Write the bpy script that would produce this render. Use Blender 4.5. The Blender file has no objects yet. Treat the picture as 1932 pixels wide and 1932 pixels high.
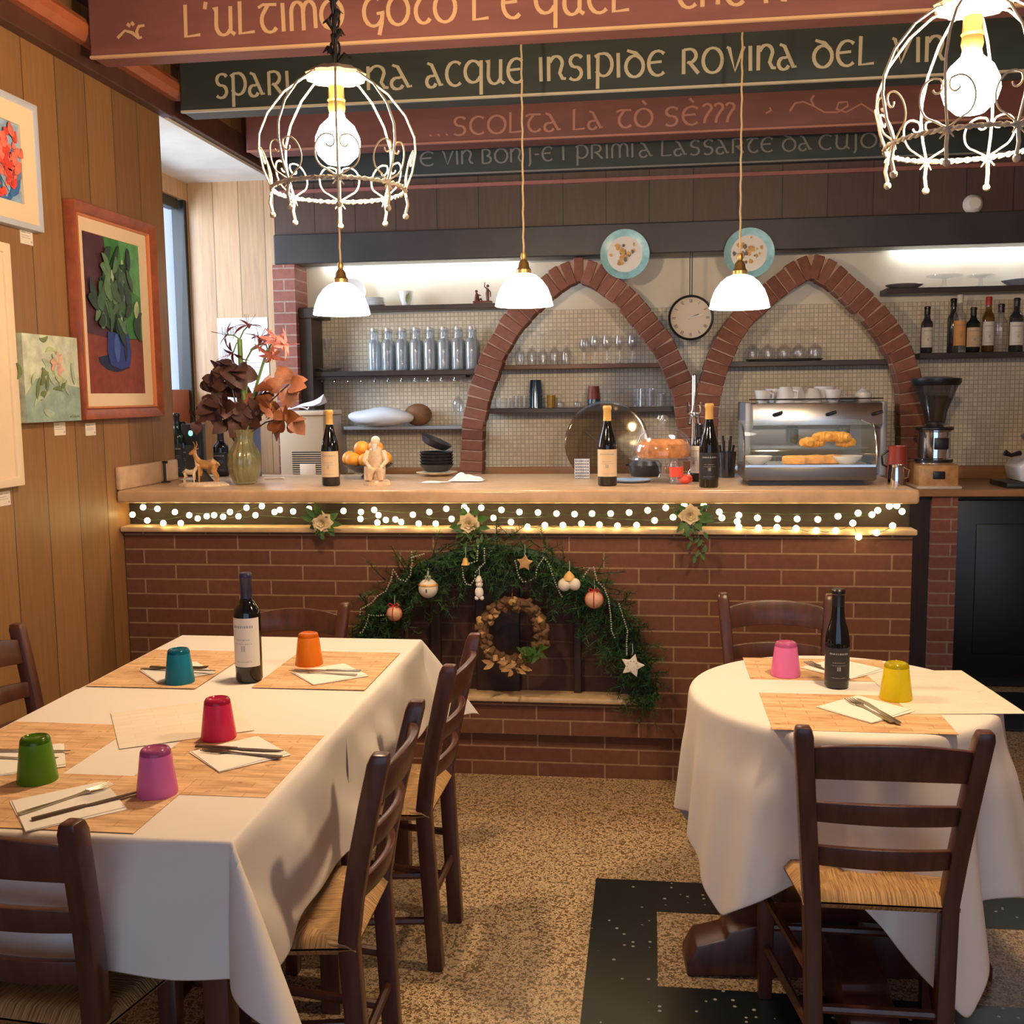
import bpy, bmesh, math, random
from mathutils import Vector, Matrix, Euler
from math import pi, sin, cos, sqrt, atan2, hypot, exp

S = bpy.context.scene
COL = S.collection
rnd = random.Random(7)

# ------------------------------------------------------------------ camera
F_PX, PITCH, YAW, ROLL, EYE = 1991.24, 0.111262, 0.130113, -0.0124356, 1.55
_fwd = Vector((-sin(YAW) * cos(PITCH), cos(YAW) * cos(PITCH), -sin(PITCH)))
_r0 = Vector((cos(YAW), sin(YAW), 0)); _u0 = _r0.cross(_fwd)
_r = _r0 * cos(ROLL) + _u0 * sin(ROLL); _u = _u0 * cos(ROLL) - _r0 * sin(ROLL)
cam = bpy.data.cameras.new('camera'); cam.sensor_width = 36; cam.lens = F_PX / 1932 * 36
cam.clip_start = 0.02
co = bpy.data.objects.new('camera', cam); COL.objects.link(co)
m = Matrix((_r, _u, -_fwd)).transposed().to_4x4(); m.translation = (0, 0, EYE)
co.matrix_world = m
S.camera = co

# ------------------------------------------------------------------ world, light, exposure
w = bpy.data.worlds.new('daylight'); S.world = w; w.use_nodes = True
bg = w.node_tree.nodes['Background']; bg.inputs[0].default_value = (0.56, 0.72, 1.0, 1); bg.inputs[1].default_value = 1.25
S.view_settings.view_transform = 'Standard'; S.view_settings.look = 'None'
S.view_settings.gamma = 1; S.view_settings.use_curve_mapping = False
S.view_settings.exposure = 0.42
WARM = (1.0, 0.72, 0.44)
BULB_L = 440.0
def point(loc, watts, col, r=0.06):
    l = bpy.data.lights.new('warm_fill_light', 'POINT'); l.energy = watts; l.color = col; l.shadow_soft_size = r
    o = bpy.data.objects.new('warm_fill_light', l); o.location = loc; COL.objects.link(o)
point((-0.8, 0.1, 2.25), 2.5, WARM)      # unseen warm fill lights added behind the camera, no lamps modelled there
point((1.6, 0.6, 2.25), 2.5, WARM)

sk = bpy.data.lights.new('window_daylight', 'AREA'); sk.shape = 'RECTANGLE'; sk.size = 1.3; sk.size_y = 1.3; sk.energy = 66; sk.color = (0.78, 0.88, 1.0)
so = bpy.data.objects.new('window_daylight', sk); so.location = (-3.35, 5.0, 2.2)      # sky light outside the niche window
so.rotation_euler = Vector((1.0, 0.12, -0.22)).to_track_quat('-Z', 'Y').to_euler(); COL.objects.link(so)

def P(x, y, X=None, Y=None, Z=None):
    d = _r * (x - 966) - _u * (y - 966) + _fwd * F_PX
    t = X / d.x if X is not None else Y / d.y if Y is not None else (Z - EYE) / d.z
    return d * t + Vector((0, 0, EYE))

# ------------------------------------------------------------------ mesh builder
class MB:
    def __init__(s, M=None): s.v = []; s.f = []; s.m = []; s.M = M; s.mi = 0
    def add(s, vs, fs, mi=None):
        b = len(s.v)
        s.v += [(s.M @ Vector(q)) if s.M else Vector(q) for q in vs]
        s.f += [[b + i for i in f] for f in fs]; s.m += [s.mi if mi is None else mi] * len(fs)
        return s
    def box(s, x0, x1, y0, y1, z0, z1, R=None, mi=None):
        vs = [Vector((x, y, z)) for z in (z0, z1) for y in (y0, y1) for x in (x0, x1)]
        if R: vs = [R @ q for q in vs]
        return s.add(vs, [(0, 2, 3, 1), (4, 5, 7, 6), (0, 1, 5, 4), (2, 6, 7, 3), (0, 4, 6, 2), (1, 3, 7, 5)], mi)
    def cbox(s, c, d, R=None, mi=None):
        T = Matrix.Translation(c) @ (R.to_4x4() if R else Matrix())
        return s.box(-d[0]/2, d[0]/2, -d[1]/2, d[1]/2, -d[2]/2, d[2]/2, T, mi)
    def tube(s, pts, r, n=8, closed=False, mi=None):
        pts = [Vector(p) for p in pts]; N = len(pts)
        rs = r if isinstance(r, (list, tuple)) else [r] * N
        vs = []; prev = None
        for i, p in enumerate(pts):
            if closed: t = pts[(i + 1) % N] - pts[i - 1]
            else: t = pts[min(i + 1, N - 1)] - pts[max(i - 1, 0)]
            if t.length < 1e-9: t = Vector((0, 0, 1))
            t.normalize()
            if prev is None:
                a = Vector((0, 0, 1)) if abs(t.z) < .9 else Vector((1, 0, 0)); prev = t.cross(a).normalized()
            prev = (prev - t * prev.dot(t))
            prev = prev.normalized() if prev.length > 1e-6 else t.orthogonal().normalized()
            b = t.cross(prev)
            vs += [p + (prev * cos(2*pi*k/n) + b * sin(2*pi*k/n)) * rs[i] for k in range(n)]
        fs = []
        for i in range(N if closed else N - 1):
            j = (i + 1) % N
            fs += [(i*n+k, i*n+(k+1) % n, j*n+(k+1) % n, j*n+k) for k in range(n)]
        if not closed: fs += [tuple(range(n))[::-1], tuple((N-1)*n+k for k in range(n))]
        return s.add(vs, fs, mi)
    def lathe(s, prof, n=24, c=(0, 0, 0), R=None, mi=None, wob=None, caps=True):
        vs = []
        for (r, z) in prof:
            for k in range(n):
                a = 2*pi*k/n; rr = r * (wob(a, z) if wob else 1)
                q = Vector((rr*cos(a), rr*sin(a), z))
                vs.append((R @ q if R else q) + Vector(c))
        fs = []
        for i in range(len(prof) - 1):
            fs += [(i*n+k, i*n+(k+1) % n, (i+1)*n+(k+1) % n, (i+1)*n+k) for k in range(n)]
        if caps and prof[0][0] > 1e-4: fs.append(tuple(range(n))[::-1])
        if caps and prof[-1][0] > 1e-4: fs.append(tuple((len(prof)-1)*n+k for k in range(n)))
        return s.add(vs, fs, mi)
    def ball(s, c, r, nu=12, nv=8, mi=None, R=None):
        r = r if isinstance(r, (tuple, list)) else (r, r, r)
        vs = []; c = Vector(c)
        for j in range(nv + 1):
            b = -pi/2 + pi*j/nv
            for k in range(nu):
                a = 2*pi*k/nu; q = Vector((r[0]*cos(b)*cos(a), r[1]*cos(b)*sin(a), r[2]*sin(b)))
                vs.append((R @ q if R else q) + c)
        fs = [(j*nu+k, j*nu+(k+1) % nu, (j+1)*nu+(k+1) % nu, (j+1)*nu+k) for j in range(nv) for k in range(nu)]
        return s.add(vs, fs, mi)
    def prism(s, poly, z0, z1, T=None, mi=None):
        n = len(poly)
        vs = [Vector((x, y, z0)) for x, y in poly] + [Vector((x, y, z1)) for x, y in poly]
        if T: vs = [T @ q for q in vs]
        fs = [tuple(range(n))[::-1], tuple(n+i for i in range(n))] + [(i, (i+1) % n, n+(i+1) % n, n+i) for i in range(n)]
        return s.add(vs, fs, mi)
    def grid(s, fn, nu, nv, mi=None):
        vs = [fn(i/nu, j/nv) for j in range(nv+1) for i in range(nu+1)]
        fs = [(j*(nu+1)+i, j*(nu+1)+i+1, (j+1)*(nu+1)+i+1, (j+1)*(nu+1)+i) for j in range(nv) for i in range(nu)]
        return s.add(vs, fs, mi)
    def build(s, name, mats, parent=None, loc=None, smooth=True, bevel=0, seg=2, ang=35, rz=None):
        me = bpy.data.meshes.new(name)
        me.from_pydata([tuple(q) for q in s.v], [], s.f)
        mats = mats if isinstance(mats, (list, tuple)) else [mats]
        for mt in mats: me.materials.append(MAT(mt) if isinstance(mt, str) else mt)
        me.polygons.foreach_set('material_index', s.m)
        bm = bmesh.new(); bm.from_mesh(me)
        bmesh.ops.remove_doubles(bm, verts=bm.verts, dist=1e-6)
        bmesh.ops.recalc_face_normals(bm, faces=bm.faces)
        if bevel:
            es = [e for e in bm.edges if len(e.link_faces) == 2 and e.calc_face_angle(0) > math.radians(30)]
            bmesh.ops.bevel(bm, geom=es, offset=bevel, segments=seg, affect='EDGES', profile=.5, clamp_overlap=True)
        bm.to_mesh(me); bm.free()
        if smooth:
            me.polygons.foreach_set('use_smooth', [True] * len(me.polygons))
            me.set_sharp_from_angle(angle=math.radians(ang))
        o = bpy.data.objects.new(name, me); COL.objects.link(o)
        if parent: o.parent = parent
        if loc is not None: o.location = loc
        if rz is not None: o.rotation_euler.z = rz
        return o

def tag(o, label, cat, group=None, kind=None):
    o['label'] = label; o['category'] = cat
    if group: o['group'] = group
    if kind: o['kind'] = kind
    return o
def thing(name, label, cat, loc=(0, 0, 0), rz=0, group=None, kind=None):
    o = bpy.data.objects.new(name, None); COL.objects.link(o)
    o.empty_display_size = .05
    o.location = loc; o.rotation_euler = (0, 0, rz)
    return tag(o, label, cat, group, kind)
def struct(o, label=None):
    o['kind'] = 'structure'
    if label: o['label'] = label
    return o
def copy_tree(o, label=None, loc=None, rz=None, parent=None):
    c = o.copy(); COL.objects.link(c)
    if parent: c.parent = parent
    if label: c['label'] = label
    if loc is not None: c.location = loc
    if rz is not None: c.rotation_euler = (0, 0, rz)
    for ch in list(o.children): copy_tree(ch, parent=c)
    return c
ORD = 'first second third fourth fifth sixth seventh eighth ninth tenth eleventh twelfth'.split()

# ------------------------------------------------------------------ materials
_mats = {}
def MAT(n): return _mats[n]
class NT:
    def __init__(s, name):
        s.mat = bpy.data.materials.new(name); s.mat.use_nodes = True; s.t = s.mat.node_tree
        s.bs = s.t.nodes['Principled BSDF']; s.out = s.t.nodes['Material Output']; _mats[name] = s.mat
    def n(s, typ, **kw):
        nd = s.t.nodes.new(typ)
        for k, v in kw.items():
            if k.startswith('i_'): nd.inputs[k[2:].replace('_', ' ')].default_value = v
            else: setattr(nd, k, v)
        return nd
    def l(s, a, b): s.t.links.new(a, b)
    def co(s): return s.n('ShaderNodeTexCoord').outputs['Object']
    def mapping(s, scale=(1, 1, 1), rot=(0, 0, 0), src=None):
        mp = s.n('ShaderNodeMapping'); mp.inputs['Scale'].default_value = scale; mp.inputs['Rotation'].default_value = rot
        s.l(src if src else s.co(), mp.inputs['Vector']); return mp.outputs[0]
    def noise(s, scale, vec=None, detail=4, rough=.55):
        nz = s.n('ShaderNodeTexNoise'); nz.inputs['Scale'].default_value = scale; nz.inputs['Detail'].default_value = detail
        nz.inputs['Roughness'].default_value = rough
        s.l(vec if vec else s.co(), nz.inputs['Vector']); return nz.outputs['Fac']
    def ramp(s, fac, stops, interp='LINEAR'):
        r = s.n('ShaderNodeValToRGB'); r.color_ramp.interpolation = interp; e = r.color_ramp.elements
        while len(e) < len(stops): e.new(.5)
        for i, (p, c) in enumerate(stops): e[i].position = p; e[i].color = (*c, 1) if len(c) == 3 else c
        s.l(fac, r.inputs[0]); return r.outputs[0]
    def math(s, op, a, b=None, c=None):
        nd = s.n('ShaderNodeMath', operation=op)
        for i, q in enumerate((a, b, c)):
            if q is None: continue
            if isinstance(q, (int, float)): nd.inputs[i].default_value = q
            else: s.l(q, nd.inputs[i])
        return nd.outputs[0]
    def mix(s, fac, a, b, blend='MIX'):
        nd = s.n('ShaderNodeMix', data_type='RGBA', blend_type=blend)
        for i, q in ((0, fac), (6, a), (7, b)):
            if isinstance(q, (int, float)): nd.inputs[i].default_value = q
            elif isinstance(q, tuple): nd.inputs[i].default_value = (*q, 1) if len(q) == 3 else q
            else: s.l(q, nd.inputs[i])
        return nd.outputs[2]
    def xyz(s, src=None):
        nd = s.n('ShaderNodeSeparateXYZ'); s.l(src if src else s.co(), nd.inputs[0]); return nd.outputs
    def comb(s, x, y, z=0):
        nd = s.n('ShaderNodeCombineXYZ')
        for i, q in enumerate((x, y, z)):
            if isinstance(q, (int, float)): nd.inputs[i].default_value = q
            else: s.l(q, nd.inputs[i])
        return nd.outputs[0]
    def bump(s, h, strength=.3, dist=.01):
        b = s.n('ShaderNodeBump'); b.inputs['Strength'].default_value = strength; b.inputs['Distance'].default_value = dist
        s.l(h, b.inputs['Height']); s.l(b.outputs[0], s.bs.inputs['Normal'])
    def col(s, c):
        if isinstance(c, tuple): s.bs.inputs['Base Color'].default_value = (*c, 1)
        else: s.l(c, s.bs.inputs['Base Color'])
    def set(s, **kw):
        for k, v in kw.items(): s.bs.inputs[k.replace('_', ' ')].default_value = v
        return s

def plain(name, c, rough=.5, metal=0, var=0.0, scale=12, stretch=(1, 1, 1), bump=0, bscale=None, **kw):
    t = NT(name); t.set(Roughness=rough, Metallic=metal, **kw)
    if var:
        f = t.noise(scale, t.mapping(stretch))
        lo = tuple(q * (1 - var) for q in c); hi = tuple(min(1, q * (1 + var)) for q in c)
        t.col(t.ramp(f, [(.28, lo), (.72, hi)]))
    else: t.col(c)
    if bump: t.bump(t.noise(bscale or scale * 3, t.mapping(stretch)), bump, .004)
    return t
def glow(name, c, strength, base=(.8, .8, .8)):
    t = NT(name); t.col(base); t.bs.inputs['Emission Color'].default_value = (*c, 1); t.bs.inputs['Emission Strength'].default_value = strength
    t.set(Roughness=.3)
def thin_glass(name, tint=(.95, .97, .98), refl=.12, rough=.03, body=0.0, bodycol=(.8, .85, .9), edge=.32):
    t = NT(name); t.t.nodes.remove(t.bs)
    tr = t.n('ShaderNodeBsdfTransparent'); tr.inputs[0].default_value = (*tint, 1)
    gl = t.n('ShaderNodeBsdfGlossy'); gl.inputs['Roughness'].default_value = rough
    lw = t.n('ShaderNodeLayerWeight'); lw.inputs['Blend'].default_value = .35
    f = t.math('ADD', t.math('MULTIPLY', lw.outputs['Facing'], edge), refl)
    mx = t.n('ShaderNodeMixShader'); t.l(f, mx.inputs[0]); t.l(tr.outputs[0], mx.inputs[1]); t.l(gl.outputs[0], mx.inputs[2])
    last = mx.outputs[0]
    if body:
        df = t.n('ShaderNodeBsdfDiffuse'); df.inputs[0].default_value = (*bodycol, 1)
        m2 = t.n('ShaderNodeMixShader'); m2.inputs[0].default_value = body; t.l(last, m2.inputs[1]); t.l(df.outputs[0], m2.inputs[2]); last = m2.outputs[0]
    t.l(last, t.out.inputs[0])

def panel_mat(name, c, axis, pitch=.21, off=0.0, groove=.025):
    t = NT(name); t.set(Roughness=.45)
    x = t.xyz(); a = x['XYZ'.index(axis)]
    fr = t.math('FRACT', t.math('ADD', t.math('DIVIDE', a, pitch), off))
    gm = t.math('GREATER_THAN', fr, 1 - groove)
    idx = t.math('FLOOR', t.math('ADD', t.math('DIVIDE', a, pitch), off))
    wn = t.n('ShaderNodeTexWhiteNoise', noise_dimensions='1D'); t.l(idx, wn.inputs['W'])
    grain = t.noise(9, t.mapping((6, 6, .5)), 6, .6)
    fine = t.noise(60, t.mapping((2, 2, .04)), 3, .6)
    k = t.math('ADD', t.math('MULTIPLY', grain, .55), t.math('ADD', t.math('MULTIPLY', fine, .25), t.math('MULTIPLY', wn.outputs[0], .2)))
    base = t.ramp(k, [(.3, tuple(q*.74 for q in c)), (.7, tuple(q*1.18 for q in c))])
    t.col(t.mix(gm, base, tuple(q*.3 for q in c)))
    t.bump(t.math('SUBTRACT', 1.0, gm), .5, .004)
panel_mat('wall_panelling', (.28, .142, .055), 'Y')
panel_mat('reveal_panelling', (.55, .36, .20), 'X', .155, .35)
panel_mat('header_panelling', (.085, .05, .036), 'X', .24)

def brick_mat(name, c1, c2, mortar, bw, bh, ms, plane='XZ', off=(0, 0)):
    t = NT(name); x = t.xyz()
    vec = t.comb(t.math('ADD', x['XYZ'.index(plane[0])], off[0]), t.math('ADD', x[2], off[1]))
    b = t.n('ShaderNodeTexBrick'); t.l(vec, b.inputs['Vector'])
    b.inputs['Scale'].default_value = 1; b.inputs['Brick Width'].default_value = bw; b.inputs['Row Height'].default_value = bh
    b.inputs['Mortar Size'].default_value = ms; b.inputs['Mortar Smooth'].default_value = .15; b.inputs['Bias'].default_value = 0
    b.inputs['Color1'].default_value = (*c1, 1); b.inputs['Color2'].default_value = (*c2, 1); b.inputs['Mortar'].default_value = (*mortar, 1)
    nz = t.noise(35, None, 5, .65)
    t.col(t.mix(.45, b.outputs['Color'], t.ramp(nz, [(.25, (.35, .35, .35)), (.75, (1.0, 1.0, 1.0))]), 'MULTIPLY'))
    t.bump(t.math('ADD', t.math('MULTIPLY', b.outputs['Fac'], -1.0), t.math('MULTIPLY', nz, .3)), .6, .006)
    t.set(Roughness=.7)
brick_mat('bar_brick', (.20, .075, .036), (.155, .052, .026), (.36, .22, .13), .272, .0622, .0036, off=(.04, .004))
brick_mat('pillar_brick', (.34, .12, .085), (.26, .085, .06), (.40, .27, .21), .27, .064, .005, off=(.09, .01))
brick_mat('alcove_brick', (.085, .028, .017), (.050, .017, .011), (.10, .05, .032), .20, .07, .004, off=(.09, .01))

def arch_mat():
    t = NT('arch_brick'); g = t.n('ShaderNodeNewGeometry')
    nz = t.noise(30, None, 5, .6)
    base = t.ramp(g.outputs['Random Per Island'], [(0, (.20, .068, .042)), (.5, (.27, .10, .062)), (1, (.33, .135, .09))])
    t.col(t.mix(.5, base, t.ramp(nz, [(.25, (.4, .4, .4)), (.75, (1, 1, 1))]), 'MULTIPLY')); t.bump(nz, .35, .006); t.set(Roughness=.75)
arch_mat()
def mosaic_mat():
    t = NT('back_wall'); x = t.xyz()
    px = .0246
    fx = t.math('FRACT', t.math('DIVIDE', x[0], px)); fz = t.math('FRACT', t.math('DIVIDE', x[2], px))
    gx = t.math('GREATER_THAN', fx, .80); gz = t.math('GREATER_THAN', fz, .80)
    g = t.math('MAXIMUM', gx, gz)
    low = t.math('LESS_THAN', x[2], 2.04)
    ix = t.math('FLOOR', t.math('DIVIDE', x[0], px)); iz = t.math('FLOOR', t.math('DIVIDE', x[2], px))
    wn = t.n('ShaderNodeTexWhiteNoise', noise_dimensions='3D'); t.l(t.comb(ix, iz), wn.inputs['Vector'])
    tile = t.ramp(wn.outputs[0], [(0, (.64, .57, .43)), (1, (.76, .69, .54))])
    mo = t.mix(g, tile, (.46, .40, .29))
    pl = t.ramp(t.noise(6), [(.3, (.72, .67, .54)), (.7, (.80, .75, .62))])
    t.col(t.mix(low, pl, mo)); t.set(Roughness=.45)
    t.bump(t.math('SUBTRACT', 1.0, t.math('MULTIPLY', g, low)), .3, .002)
mosaic_mat()
def terrazzo():
    t = NT('terrazzo')
    def chips(scale, seed):
        v = t.n('ShaderNodeTexVoronoi'); v.inputs['Scale'].default_value = scale; v.inputs['Randomness'].default_value = 1
        mp = t.n('ShaderNodeMapping'); mp.inputs['Location'].default_value = (seed, seed, 0); t.l(t.co(), mp.inputs[0]); t.l(mp.outputs[0], v.inputs['Vector'])
        s = t.n('ShaderNodeSeparateColor'); t.l(v.outputs['Color'], s.inputs[0]); return s.outputs[0], v.outputs['Distance']
    a, d = chips(290, 0); b, d2 = chips(130, 3.3)
    c1 = t.ramp(a, [(0, (.07, .04, .02)), (.10, (.17, .10, .05)), (.22, (.44, .31, .175)), (.55, (.55, .40, .235)), (.85, (.64, .51, .33)), (1, (.70, .60, .44))], 'CONSTANT')
    c2 = t.ramp(b, [(0, (.18, .105, .05)), (.2, (.46, .32, .18)), (.85, (.60, .47, .30))], 'CONSTANT')
    c = t.mix(t.math('LESS_THAN', b, .22), c1, c2)
    t.col(t.mix(.2, c, t.ramp(t.noise(2.2), [(.3, (.62, .6, .56)), (.7, (1, 1, 1))]), 'MULTIPLY')); t.set(Roughness=.32)
    t = NT('black_terrazzo')
    v = t.n('ShaderNodeTexVoronoi'); v.inputs['Scale'].default_value = 42; t.l(t.co(), v.inputs['Vector'])
    s = t.n('ShaderNodeSeparateColor'); t.l(v.outputs['Color'], s.inputs[0])
    k = t.math('MULTIPLY', t.math('LESS_THAN', s.outputs[0], .22), t.math('LESS_THAN', v.outputs['Distance'], .20))
    t.col(t.mix(k, (.010, .012, .012), (.42, .44, .42))); t.set(Roughness=.3)
terrazzo()
def straw():
    t = NT('straw'); x = t.xyz()
    d = t.math('GREATER_THAN', t.math('ABSOLUTE', t.math('MULTIPLY', x[0], .95)), t.math('ABSOLUTE', x[1]))
    sx = t.comb(x[0], t.math('MULTIPLY', x[1], .05)); sy = t.comb(x[1], t.math('MULTIPLY', x[0], .05), 3.0)
    n1 = t.noise(260, sx, 3); n2 = t.noise(260, sy, 3)
    f = t.math('ADD', t.math('MULTIPLY', n2, d), t.math('MULTIPLY', n1, t.math('SUBTRACT', 1.0, d)))
    t.col(t.ramp(f, [(.3, (.15, .072, .024)), (.48, (.40, .22, .08)), (.72, (.58, .36, .15))])); t.bump(f, .8, .006); t.set(Roughness=.6)
straw()
def mat_print(name, a, b, dark, amt, lines=.75):
    t = NT(name)
    f = t.noise(10, t.mapping((.7, 4, 1)), 6, .65)
    vo = t.n('ShaderNodeTexBrick'); t.l(t.co(), vo.inputs['Vector']); vo.inputs['Scale'].default_value = 1
    vo.inputs['Brick Width'].default_value = .11; vo.inputs['Row Height'].default_value = .028; vo.inputs['Mortar Size'].default_value = .0012
    vo.inputs['Color1'].default_value = (1, .93, .84, 1); vo.inputs['Color2'].default_value = (.86, .74, .60, 1); vo.inputs['Mortar'].default_value = (.62, .47, .33, 1)
    c = t.ramp(f, [(.25, b), (.6, a)])
    k = t.ramp(t.noise(14, t.mapping((1, 1.6, 1)), 3), [(.68 - amt, (0, 0, 0)), (.75 - amt, (1, 1, 1))])
    c = t.mix(lines, c, vo.outputs['Color'], 'MULTIPLY')
    t.col(t.mix(t.math('MULTIPLY', k, .55), c, dark)); t.set(Roughness=.8)
mat_print('placemat_print', (.80, .57, .35), (.44, .23, .09), (.16, .07, .025), .035)
mat_print('pale_placemat_print', (.80, .74, .63), (.76, .69, .57), (.35, .28, .18), .0, .22)

plain('dark_wood', (.080, .027, .018), .32, var=.35, scale=14, stretch=(3, 3, .4), Specular_IOR_Level=.5)
plain('chair_wood_worn', (.075, .028, .016), .38, var=.35, scale=14)
plain('cloth', (.76, .71, .66), .9, bump=.06, bscale=700)
plain('napkin', (.82, .79, .73), .9, bump=.05, bscale=500)
plain('marble_slab', (.60, .40, .24), .28, var=.16, scale=16, stretch=(1, 1, 1))
plain('marble_trim', (.62, .44, .25), .35, var=.12, scale=20)
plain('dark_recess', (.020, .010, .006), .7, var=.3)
plain('plinth_shadow', (.10, .04, .024), .8)
plain('counter_wood', (.40, .20, .09), .4, var=.25, scale=8, stretch=(.4, 3, 3))
plain('beam_red', (.175, .066, .058), .5, var=.18, scale=6, stretch=(.4, 2, 2))
plain('beam_green', (.030, .040, .038), .5, var=.25, scale=6, stretch=(.4, 2, 2))
plain('beam_underside', (.30, .11, .095), .55, var=.15, scale=6)
plain('ceiling_wood', (.12, .05, .035), .6, var=.3, scale=5, stretch=(4, .5, 1))
plain('lettering_gold', (.52, .33, .18), .5)
plain('lettering_pale', (.48, .43, .31), .5)
plain('lettering_rose', (.42, .19, .14), .55)
plain('lettering_dim', (.20, .20, .19), .55)
plain('crown_orange', (.36, .105, .042), .45, var=.2, scale=8)
plain('crown_dark', (.085, .034, .024), .5, var=.2, scale=8)
plain('soffit_paint', (.74, .71, .64), .7, var=.08, scale=5)
plain('header_dark', (.040, .037, .038), .4, var=.2, scale=5)
plain('shelf_dark', (.040, .026, .020), .4, var=.25, scale=10, stretch=(.4, 2, 2))
plain('shelf_brown', (.17, .075, .04), .45, var=.25, scale=10, stretch=(.4, 2, 2))
plain('shelf_metal', (.36, .38, .44), .4, .3)
plain('mortar', (.46, .30, .22), .85, var=.15, scale=30)
plain('black_metal', (.012, .012, .013), .4)
plain('black_plastic', (.015, .015, .017), .35)
plain('dark_door', (.010, .010, .012), .35, var=.2)
plain('floor_shade_dark', (.012, .015, .022), .6)
plain('white_iron', (.46, .40, .31), .5, var=.1, scale=30)
plain('aged_brass', (.42, .27, .10), .35, .8)
plain('dark_chain', (.02, .022, .018), .6)
plain('cord', (.50, .36, .20), .7)
plain('chrome', (.80, .82, .85), .09, 1.0)
plain('steel', (.62, .62, .60), .25, 1.0)
plain('dull_steel', (.32, .31, .30), .32, .9)
plain('cutlery_steel', (.42, .37, .31), .3, .9)
plain('case_steel', (.15, .145, .145), .38, .7)
plain('cutlery_dark', (.11, .07, .05), .3, .4)
plain('bottle_glass', (.005, .006, .008), .06, Specular_IOR_Level=.6)
plain('bottle_green', (.010, .022, .020), .08)
plain('label_white', (.74, .70, .64), .7)
plain('label_cream', (.74, .56, .36), .7)
plain('label_dark', (.022, .022, .026), .5)
plain('label_orange', (.75, .38, .12), .6)
plain('ink', (.10, .10, .12), .6)
plain('ink_soft', (.36, .35, .36), .6)
plain('capsule_navy', (.022, .022, .06), .35)
plain('capsule_gold', (.72, .44, .13), .4)
plain('capsule_black', (.012, .011, .013), .3)
plain('foil_white', (.62, .55, .47), .35)
plain('ceramic_white', (.80, .80, .80), .2)
plain('ceramic_blue', (.25, .33, .62), .25)
plain('plate_teal', (.30, .58, .62), .25, var=.2, scale=25)
plain('plate_center', (.78, .74, .66), .25)
plain('plate_motif', (.62, .33, .07), .4, var=.4, scale=40)
plain('plate_motif_dark', (.12, .10, .10), .4)
plain('clock_face', (.62, .53, .40), .5)
plain('figurine_cream', (.74, .56, .38), .4, var=.2, scale=50)
plain('figurine_tan', (.52, .27, .09), .5, var=.35, scale=40)
plain('figurine_bronze', (.16, .045, .025), .35)
plain('fawn_rock', (.045, .038, .030), .8, var=.4)
plain('orange_skin', (.80, .33, .035), .45, var=.12, scale=30, bump=.2, bscale=200)
plain('bowl_black', (.025, .026, .034), .35)
plain('bread_bag', (.84, .89, .96), .4, bump=.2, bscale=12)
plain('bread', (.24, .115, .05), .7, var=.35, scale=20, bump=.4)
plain('beige_plastic', (.46, .37, .26), .5)
plain('beige_light', (.66, .56, .44), .5)
plain('vent_dark', (.03, .026, .022), .6)
plain('blue_folder', (.10, .14, .30), .5)
plain('towel_blue', (.42, .58, .86), .8)
plain('cloth_check_white', (.76, .78, .84), .8)
plain('paper', (.78, .80, .86), .7)
plain('card', (.78, .70, .60), .7)
plain('red_paper', (.80, .09, .05), .5)
plain('cake', (.60, .22, .045), .6, var=.45, scale=28, bump=.5)
plain('pastry', (.78, .37, .06), .5, var=.3, scale=24, bump=.4)
plain('red_enamel', (.30, .05, .03), .3)
plain('copper_red', (.34, .09, .05), .3, .3)
plain('teal_plastic', (.02, .09, .12), .25)
plain('grinder_tan', (.55, .30, .12), .4, var=.25, scale=30)
plain('smoke_plastic', (.06, .055, .055), .25)
plain('white_enamel', (.74, .76, .84), .25)
plain('leaf_green', (.055, .14, .022), .5, var=.4, scale=30)
plain('stem_green', (.15, .26, .05), .45, var=.2, scale=20)
plain('dry_leaf', (.085, .030, .022), .55, var=.4, scale=25, bump=.3)
plain('amber_leaf', (.27, .085, .03), .55, var=.4, scale=25, bump=.3)
plain('petal_pink', (.62, .20, .15), .5, var=.35, scale=30)
plain('petal_wine', (.24, .045, .035), .5, var=.35, scale=30)
plain('rose_petal', (.72, .58, .33), .6, var=.12, scale=40)
plain('seed_pod', (.06, .035, .02), .5)
plain('fir_dark', (.010, .038, .014), .6)
plain('fir_green', (.022, .105, .028), .6)
plain('fir_light', (.045, .14, .03), .6)
plain('bead', (.55, .58, .50), .2, .3)
plain('bauble', (.72, .42, .28), .45, var=.15, scale=60)
plain('bauble_white', (.76, .70, .60), .5)
plain('ribbon_red', (.45, .03, .025), .45)
plain('twig', (.14, .072, .03), .7, var=.3, scale=30)
plain('wood_slice', (.46, .27, .11), .6, var=.2, scale=60)
plain('green_wire', (.02, .05, .015), .5)
plain('old_wood', (.030, .012, .009), .5, var=.4, scale=12, stretch=(3, 3, .3))
plain('frame_mahogany', (.30, .075, .03), .4, var=.3, scale=14)
plain('frame_gilt_edge', (.60, .20, .075), .4)
plain('frame_blue_grey', (.48, .52, .62), .5)
plain('mount_cream', (.80, .62, .42), .8)
plain('mount_white', (.78, .63, .45), .8)
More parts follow.
